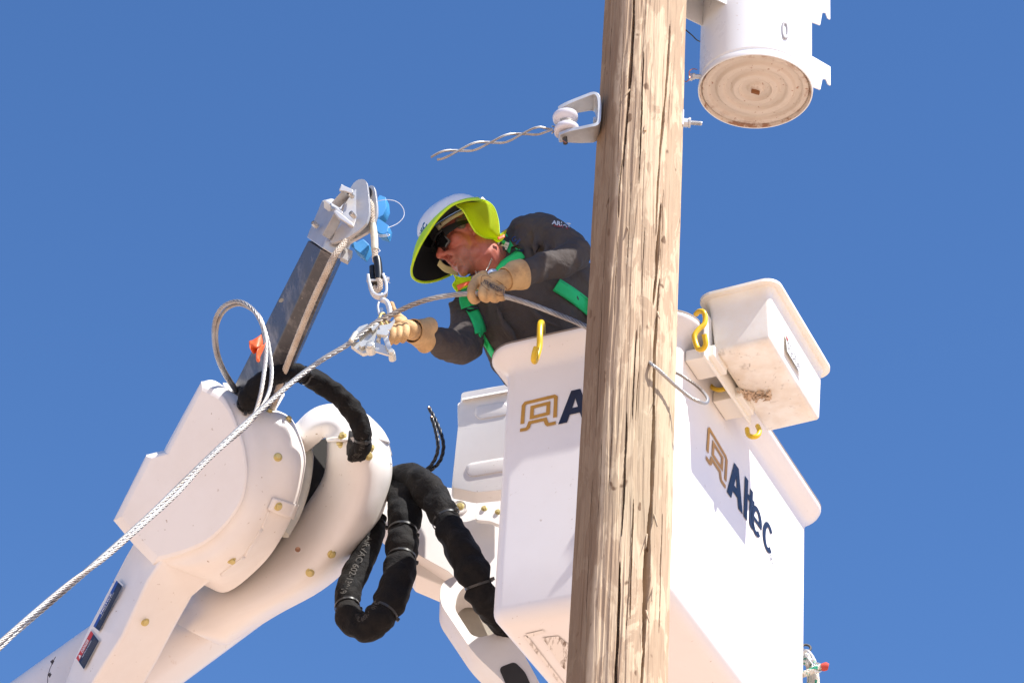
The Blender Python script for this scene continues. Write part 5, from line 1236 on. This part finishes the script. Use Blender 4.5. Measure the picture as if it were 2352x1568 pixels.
gf(g2, [(940, 758, 7.62), (952, 762, 7.655), (960, 764, 7.675)], [.029, .029, .031])
glv2 = organic(g2, 'glove', M['leather'], man, .0022, 1)
P = spline(pxy([(948, 760, 7.645), (958, 763, 7.67), (968, 766, 7.695), (979, 769, 7.715)]), 6); F = frames(P); out = []
for i, (p, (t_, a, b)) in enumerate(zip(P, F)):
    f_ = i/(len(P)-1); ring = []
    for k in range(40):
        th_ = 2*pi*k/40; dv_ = a*cos(th_)+b*sin(th_); up_ = dv_.dot(UP); fl_ = (.004+.016*f_*f_)*(abs(up_)**1.5); notch = .012*f_*max(0, 1-abs(up_)*2.2)
        ring.append(p+dv_*(.033+.004*f_+fl_)+t_*(-notch+.010*f_*max(0, up_)))
    out.append(ring)
MB().grid(out, True).build('glove_cuff', M['leather'], man, solid=.003, smooth=70)
# knuckle patch seams are pressed into the back of the near glove by the lettering panel
bpy.context.view_layer.update()
DG = bpy.context.evaluated_depsgraph_get()
def bvh(objs):
    from mathutils.bvhtree import BVHTree
    vs, fs = [], []
    for o in objs:
        me = o.evaluated_get(DG).to_mesh(); mw = o.matrix_world; k = len(vs)
        vs += [mw @ v.co for v in me.vertices]; fs += [tuple(i+k for i in p.vertices) for p in me.polygons]; o.evaluated_get(DG).to_mesh_clear()
    return BVHTree.FromPolygons(vs, fs)
T_sh = bvh([shirt]); T_g1 = bvh([glv1, glv2])
def drape(T, u, v, lift_=.003, fallback=7.9):
    d = (FW + RT*((u-1176)/FPX) + UP*((784-v)/FPX)).normalized(); loc, nor, i, ds = T.ray_cast(V((0, 0, 0)), d)
    if loc is None: return at(u, v, fallback)
    return loc-d*lift_
def strap(L, w, name, mat, T=None, lift_=.006, ns=5, fb=7.9, edge=None, par=None):
    """webbing laid on the shirt; L picture points, w width in picture units"""
    P = spline([V((u, v, 0)) for u, v in L], 6); rows = []
    for i, p in enumerate(P):
        t_ = (P[min(i+1, len(P)-1)]-P[max(i-1, 0)]).normalized(); n_ = V((-t_.y, t_.x, 0))
        rows.append([drape(T or T_sh, p.x+n_.x*w*(k/ns-.5), p.y+n_.y*w*(k/ns-.5), lift_, fb) for k in range(ns+1)])
    # relax so the webbing bridges the folds
    for _ in range(10):
        new = [list(r) for r in rows]
        for i in range(1, len(rows)-1):
            for k in range(ns+1):
                a = (rows[i-1][k]+rows[i+1][k])*.5; d = rows[i][k].normalized()
                s = rows[i][k].length*.4+a.length*.6; new[i][k] = d*s
        rows = new
    o = MB().grid(rows, False).build(name, mat, par or man, solid=.0035, smooth=60); return o, rows
t = NT('green_webbing'); wv = t.n('ShaderNodeTexWave'); wv.inputs['Scale'].default_value = 260; t.l(t.coords(rot=(.4, .3, .6)), wv.inputs[0])
t.col(t.mix(t.ramp(t.noise(12, 4), .4, .7), (.02, .62, .185), (.012, .50, .15))); t.set(Roughness=.75); t.bump(wv.outputs['Fac'], .35, .0008); M['webbing'] = t.m
stit = plain('green_stitching', (.005, .12, .05), .8, var=0)
def stitched(L, w, name='harness_strap', **k):
    o, rows = strap(L, w, name, M['webbing'], **k); mb = MB()
    for kk in (0, 1):
        for i in range(0, len(rows)-1, 1):
            r0_, r1_ = rows[i], rows[i+1]; f_ = .10 if kk == 0 else .90
            def q(r, s): x = s*(len(r)-1); j = int(x); return r[j].lerp(r[min(j+1, len(r)-1)], x-j)*.9997
            a, b = q(r0_, f_), q(r1_, f_); a2, b2 = q(r0_, f_+.03), q(r1_, f_+.03)
            n2 = 3
            for z in range(n2):
                s0, s1 = (z+.15)/n2, (z+.75)/n2; mb.add([a.lerp(b, s0), a.lerp(b, s1), a2.lerp(b2, s1), a2.lerp(b2, s0)], [(0, 1, 2, 3)])
    if mb.v: mb.build('stitching', stit, o, kind='stuff')
    return o
stitched([(1200, 582), (1180, 594), (1162, 606), (1140, 624), (1115, 646), (1095, 668)], 22, lift_=.010)
stitched([(1152, 536), (1160, 552), (1172, 570), (1184, 580)], 19, lift_=.006)
stitched([(1086, 648), (1078, 664), (1068, 684), (1072, 706)], 26, lift_=.012)
stitched([(1078, 700), (1090, 722), (1100, 746), (1104, 764)], 25, lift_=.006)
stitched([(1104, 764), (1112, 780), (1126, 804), (1140, 826)], 12, lift_=.005)
stitched([(1278, 654), (1294, 664), (1318, 680), (1352, 706), (1392, 742)], 31, lift_=.008)
def blackbit(L, Y, th_=.006, nm='buckle', r=4): return MB().prism([drape(T_sh, u, v, .012) for u, v in roundpoly(L, r, 3)], (-FW)*th_).build(nm, M['black_plastic'], man, bevel=.0015)
blackbit([(1140, 570), (1160, 540), (1172, 548), (1168, 566), (1152, 580)], 0)
blackbit([(1174, 566), (1192, 562), (1204, 572), (1200, 580), (1184, 574), (1170, 586)], 0)
blackbit([(1064, 708), (1090, 700), (1104, 708), (1076, 716)], 0)
tg = [drape(T_sh, u, v, .024) for u, v in ((1140, 568), (1164, 574), (1170, 558), (1146, 549))]
tag_ = MB().add(tg, [(0, 1, 2, 3)]).build('warning_tag', M['white_print'], man)
qm = quadmap(tg[2]*.9995, tg[3]*.9995, tg[0]*.9995, tg[1]*.9995)
letter('tag_text', 'See Instructions', lambda a, b: qm(.1+.75*a, .28+.2*b), M['black_plastic'], tag_); letter('tag_text', 'Park Lanyard Here', lambda a, b: qm(.08+.84*a, .60+.2*b), M['black_plastic'], tag_)
# print on the sleeve, chest and glove
def dr_text(s, BL, BR, TR, TL, mat, T, name, bold=.02, lift_=.007):
    f_ = quadmap(V((*BL, 0)), V((*BR, 0)), V((*TR, 0)), V((*TL, 0))); return letter(name, s, lambda a, b: drape(T, f_(a, b).x, f_(a, b).y, lift_), mat, man, bold)
dr_text('ARIAT', (1267, 515), (1312, 524), (1311, 513), (1268, 505), M['white_print'], T_sh, 'sleeve_print', .03)
dr_text('CAT 2', (1272, 519.5), (1305, 526), (1305, 519.5), (1272, 513.5+2.2), M['red_print'], T_sh, 'sleeve_print', .02)
dr_text('C', (1178, 558), (1186, 552), (1183, 541), (1174, 547), M['blue_print'], T_sh, 'chest_print', .04)
dr_text('ENERGY', (1187, 562), (1197, 550), (1194, 547), (1184, 559), M['blue_print'], T_sh, 'chest_print', .02)
dr_text('YOUNGSTOWN', (1108, 648), (1156, 675), (1161, 667), (1112, 641), M['black_plastic'], T_g1, 'glove_print', .02, .0015)
dr_text('GLOVE COMPANY', (1119, 657.5), (1146, 671.5), (1147.5, 669), (1120.5, 655.5), M['black_plastic'], T_g1, 'glove_print', .0, .0015)
# seam round the printed panel of the near glove
sm = [drape(T_g1, u, v, -.0002) for u, v in roundpoly([(1106, 634), (1118, 632), (1150, 650), (1166, 664), (1160, 678), (1148, 680), (1118, 664), (1104, 652)], 7, 4)]
MB().tube(sm+sm[:1], .0011, 6).build('glove_seam', plain('seam_brown', (.20, .11, .05), .8), man)
# collar, button, chain, earplug
col_ = MB().sheet([[drape(T_sh, 1086, 628, .01), drape(T_sh, 1104, 622, .012), drape(T_sh, 1128, 620, .012)], [at(1082, 636, 7.86), at(1106, 632, 7.86), at(1130, 630, 7.88)], [at(1084, 648, 7.88), at(1108, 642, 7.88), at(1132, 638, 7.9)]], 4, 4)
col_.build('collar', shirt.data.materials[0], man, solid=.003)
MB().lathe(at(1100, 626, 7.84), V((0, -1, -.2)), [(.0002, .002), (.004, .002), (.005, 0), (.005, -.002)], 12).build('button', M['darksteel'], man)
chain = spline([drape(T_sh, 1141, 553, .008), at(1137, 572, 7.87), at(1130, 592, 7.85), at(1124, 608, 7.84), at(1118, 620, 7.83), at(1110, 632, 7.82), at(1102, 634, 7.82), at(1095, 632, 7.83), at(1092, 622, 7.84)], 5)
chain = resample(chain, .0045); mbc = MB()
for i in range(len(chain)-1):
    d_ = (chain[i+1]-chain[i]).normalized(); s_ = d_.cross(FW).normalized() if i % 2 else FW
    c_ = (chain[i]+chain[i+1])*.5; mbc.tube([c_+d_*(.0032*cos(a*pi/4))+s_*(.0017*sin(a*pi/4)) for a in range(9)], .00065, 5, False)
mbc.build('chain', M['steel'], man, kind='stuff')
MB().sheet([[at(1118, 626, 7.80), at(1128, 618, 7.79), at(1140, 619, 7.80)], [at(1120, 630, 7.79), at(1130, 624, 7.78), at(1142, 624, 7.80)]], 4, 4).build('badge', plain('pale_blue', (.55, .66, .85), .3), man, solid=.002)

# sunglasses
def lens(s0, s1):
    rows = []
    for i in range(9):
        x = s0+(s1-s0)*i/8; r_ = []
        for j in range(7):
            z = -.024+.054*j/6; y = .114-2.5*x*x-.30*abs(z-.006)+(.0 if j else 0); r_.append(H(x, y, z+.004-.12*abs(x)*0))
        rows.append(r_)
    return rows
gl_m = NT('dark_lens'); gl_m.col((.006, .006, .007)); gl_m.set(Roughness=.06, Coat_Weight=.5)
for s0, s1 in ((-.066, -.005), (.005, .066)): MB().grid(lens(s0, s1), False).build('sunglasses_lens', gl_m.m, man, solid=.002)
MB().tube([H(-.068, .10, .028), H(-.035, .110, .033), H(0, .114, .030), H(.035, .110, .033), H(.068, .10, .028)], .0035, 8).build('sunglasses_frame', M['black_plastic'], man)
for s in (-1, 1):
    P = spline([H(s*.066, .100, .018), H(s*.079, .065, .020), H(s*.084, .03, .018), H(s*.086, -.005, .012)], 5)
    F = frames(P); MB().grid([[p+Uh*w_+Lh*(s*.001), p-Uh*w_+Lh*(s*.001), p-Uh*w_-Lh*(s*.001), p+Uh*w_-Lh*(s*.001)] for p, w_ in zip(P, [.014-.010*i/(len(P)-1) for i in range(len(P))])], True, True, True).build('sunglasses_temple', M['black_plastic'], man)
# ------------------------------------------------ hard hat with sun shade
hat = MB(); HC = (0, -.005, .058); nb_, mb_ = 44, 14; HC = (0, .000, .050); rings = []
t = NT('white_shell'); t.col(t.mix(t.ramp(t.noise(12, 5, .7), .5, .75, 0, .3), (.80, .79, .80), (.55, .5, .46))); t.set(Roughness=.25, Coat_Weight=.3); t.bump(t.noise(20, 3), .06, .002)
def hatpt(th_, ph, k=1.0):
    x, y, z = cos(ph)*cos(th_), cos(ph)*sin(th_), sin(ph)
    rid = 1+.035*math.exp(-(x/.22)**2)*(z > .12)*min(1, max(0, (z-.12)*4)) - .018*math.exp(-((abs(x)-.42)/.12)**2)*min(1, max(0, (z-.2)*3))
    return H(HC[0]+x*.112*rid*k, HC[1]+y*(.150 if y > 0 else .095)*rid*k, HC[2]+z*.101*rid*k)
for j in range(mb_+1):
    ph = (pi/2)*j/mb_*.985; rings.append([hatpt(2*pi*i/nb_, ph) for i in range(nb_)])
rim = [H(HC[0]+cos(2*pi*i/nb_)*.124, HC[1]+sin(2*pi*i/nb_)*(.168 if sin(2*pi*i/nb_) > 0 else .104), HC[2]-.006) for i in range(nb_)]
inner = [[hatpt(2*pi*i/nb_, (pi/2)*j/mb_*.985, .965) for i in range(nb_)] for j in range(0, mb_+1)]
hat.grid([inner[-1]]+inner[::-1][1:]+[rim]+rings, True, True, True)
hato = hat.build('hard_hat', t.m, man, smooth=70)
bpy.context.view_layer.update(); DG = bpy.context.evaluated_depsgraph_get(); T_h = bvh([hato])
def hat_text(s, BL, BR, TR, TL, mat, bold): 
    f_ = quadmap(V((*BL, 0)), V((*BR, 0)), V((*TR, 0)), V((*TL, 0))); return letter('hat_lettering', s, lambda a, b: drape(T_h, f_(a, b).x, f_(a, b).y, .0015, 7.8), mat, hato, bold)
hat_text('OEC', (965, 553), (982, 516), (973, 510), (959, 545), plain('teal_vinyl', (.01, .11, .24), .4, var=0), .05)
lin_ = [[hatpt(2*pi*i/nb_, (pi/2)*j/mb_*.985, .955) for i in range(nb_)] for j in range(0, mb_+1)]
rl_ = [H(HC[0]+cos(2*pi*i/nb_)*.1235, HC[1]+sin(2*pi*i/nb_)*(.167 if sin(2*pi*i/nb_) > 0 else .103), HC[2]-.0085) for i in range(nb_)]
MB().grid([rl_]+lin_, True).build('hat_lining', M['black_cloth'], hato)
# suspension band and straps
P = [H(cos(a*pi/32)*.088, -.008+sin(a*pi/32)*.108, .056) for a in range(-12, 14)]
MB().grid([[H(cos(a*pi/32)*.090, -.006+sin(a*pi/32)*.112, .050)-Uh*.010, H(cos(a*pi/32)*.090, -.006+sin(a*pi/32)*.112, .050)+Uh*.022] for a in range(12, 34)], False).build('brow_pad', M['black_cloth'], man, solid=.004)
MB().grid([[p-Uh*.010, p+Uh*.010] for p in P], False).build('headband', plain('cream_band', (.66, .58, .36), .6, bumpsc=60), man, solid=.003)
P = [H(cos(a*pi/32)*.092, -.004+sin(a*pi/32)*.115, .070+.006*sin(a*2)) for a in range(-10, 9)]
MB().grid([[p-Uh*.004, p+Uh*.014] for p in P], False).build('suspension', plain('white_suspension', (.7, .68, .62), .6), man, solid=.003)
for a in (1.0, 2.2, 0.15): 
    p = H(cos(a)*.0905, -.008+sin(a)*.1105, .056); MB().lathe(p, (p-H(0, 0, .056)), [(.0002, .001), (.0035, .001), (.0035, -.001)], 10).build('rivet', M['interior'], man)
t = NT('neon_mesh'); vor = t.n('ShaderNodeTexVoronoi'); vor.inputs['Scale'].default_value = 230; vor.inputs['Randomness'].default_value = 0.1; t.l(t.coords(rot=(.5, .6, .4)), vor.inputs[0])
hole = t.ramp(vor.outputs['Distance'], .20, .26); t.col(t.mix(hole, (.30, .40, .02), (.62, .86, .015))); t.set(Roughness=.8)
tr_ = t.n('ShaderNodeBsdfTransparent'); tl_ = t.n('ShaderNodeBsdfTranslucent'); tl_.inputs[0].default_value = (.78, .93, .02, 1)
m1 = t.n('ShaderNodeMixShader'); m1.inputs[0].default_value = .75; t.l(t.b.outputs[0], m1.inputs[1]); t.l(tl_.outputs[0], m1.inputs[2])
m2 = t.n('ShaderNodeMixShader'); m2.inputs[0].default_value = 1.0; t.l(tr_.outputs[0], m2.inputs[1]); t.l(m1.outputs[0], m2.inputs[2])
t.l(m2.outputs[0], t.t.nodes['Material Output'].inputs[0]); M['mesh'] = t.m
M['neon'] = plain('neon_trim', (.58, .84, .02), .6, var=.05)
hy = 7.88
EDGE = [(1105, 459, -.14), (1082, 459, -.18), (1060, 463, -.20), (1036, 473, -.20), (1008, 499, -.18), (984, 533, -.12), (963, 568, -.09), (949, 602, -.045), (945, 624, 0.0), (951, 640, .045), (970, 648, .08), (996, 646, .11), (1022, 637, .13), (1042, 627, .15)]
angs_h = [-.45, -.12, .15, .45, .80, 1.15, 1.5, 1.85, 2.1, 2.35, 2.6, 2.85, 3.1, 3.4]
E_ = [at(u, v, hy+d) for u, v, d in EDGE]; I_ = [H(cos(a)*.121, -.005+sin(a)*(.158 if sin(a) > 0 else .10), .051) for a in angs_h]
Es = spline(E_, 6); Is = spline(I_, 6)
under = []; over = []
for e, i_ in zip(Es, Is):
    def pt(s, off): m_ = i_.lerp(e, s); return m_+Uh*(.012*sin(pi*s)+off)
    under.append([pt(s/6, -.002) for s in range(7)]); over.append([pt(s/6, .004) for s in range(7)])
MB().grid(under, False).build('brim_lining', M['black_cloth'], hato); MB().grid(over, False).build('sun_brim', M['neon'], hato)
MB().tube(Es, .0042, 8).build('brim_piping', M['neon'], hato)
# white cheek of the suspension/pad seen below the brim, front side
MB().sheet([[H(-.060, .10, -.01), H(-.074, .085, -.03), H(-.086, .05, -.05)], [H(-.074, .112, -.02), H(-.092, .092, -.045), H(-.105, .05, -.07)]], 5, 5).build('shade_flap', plain('cream_lining', (.72, .66, .36), .7), hato, solid=.002)
# orange reflective top band
MB().sheet([[at(1035, 470, hy-.14), at(1060, 459, hy-.13), at(1090, 456, hy-.12), at(1106, 458, hy-.10)], [at(1048, 468, hy-.10), at(1066, 460, hy-.09), at(1092, 457.5, hy-.09), at(1108, 461, hy-.08)]], 5, 3).build('orange_band', M['orange'], hato, solid=.002)
G = [[(1046, 470, -.155), (1051, 466, -.15), (1058, 461, -.12)], [(1064, 484, -.150), (1076, 471, -.155), (1086, 458, -.11)], [(1077, 507, -.125), (1094, 486, -.15), (1111, 459, -.10)], [(1092, 532, -.10), (1114, 508, -.125), (1133, 474, -.08)],
     [(1112, 545, -.07), (1128, 525, -.105), (1144, 504, -.06)], [(1130, 548, -.04), (1138, 540, -.07), (1147, 534, -.05)], [(1140, 552, -.01), (1144, 548, -.03), (1149, 541, -.04)]]
cape = MB().sheet([[at(u, v, hy+d) for u, v, d in r] for r in G], 7, 7).build('neck_shade', M['mesh'], hato, smooth=80)
ed = spline([at(*r[0][:2], hy+r[0][2]-.002) for r in G], 6); MB().tube(ed, .0030, 8).build('shade_piping', M['neon'], hato)
ed = spline([at(*r[2][:2], hy+r[2][2]) for r in G], 6); MB().tube(ed, .0018, 8).build('shade_piping', M['neon'], hato)
G = [[(1120, 546, -.03), (1128, 550, -.02), (1134, 554, .0)], [(1134, 546, -.05), (1140, 552, -.04), (1144, 557, -.02)], [(1148, 538, -.03), (1152, 545, -.03), (1154, 552, -.03)], [(1164, 527, .0), (1162, 536, -.02), (1158, 545, -.02)]]
MB().sheet([[at(u, v, hy+d) for u, v, d in r] for r in G], 6, 5).build('neck_shade', M['mesh'], hato, smooth=80, label='narrow tail of the neon shade lying on the shoulder')
G = [[(1142, 545, -.055), (1158, 538, -.05)], [(1144, 551, -.055), (1160, 545, -.05)]]
MB().sheet([[at(u, v, hy+d) for u, v, d in r] for r in G], 4, 3).build('orange_band', M['orange'], hato, solid=.001)
G = [[(1040, 630, .0), (1058, 636, .0), (1086, 634, .0)], [(1046, 640, -.01), (1060, 644, -.01), (1084, 646, .0)], [(1041, 655, .0), (1056, 654, -.01), (1080, 652, .0)], [(1050, 670, .01), (1062, 664, .0), (1078, 658, .01)]]
MB().sheet([[at(u, v, hy+.02+d) for u, v, d in r] for r in G], 6, 5).build('neck_shade', M['mesh'], hato, smooth=80, label='lower front tail of the neon shade below the chin')
MB().tube(spline([at(u, v, hy+.015) for u, v in ((1044, 634), (1047, 642), (1040, 654), (1045, 664), (1052, 671))], 5), .0024, 8).build('shade_piping', M['neon'], hato)
G = [[(1048, 655, -.02), (1068, 648, -.02), (1084, 644, -.02)], [(1053, 668, -.01), (1066, 658, -.02), (1082, 653, -.01)]]
MB().sheet([[at(u, v, hy+.015+d) for u, v, d in r] for r in G], 4, 3).build('orange_band', M['orange'], hato, solid=.001)
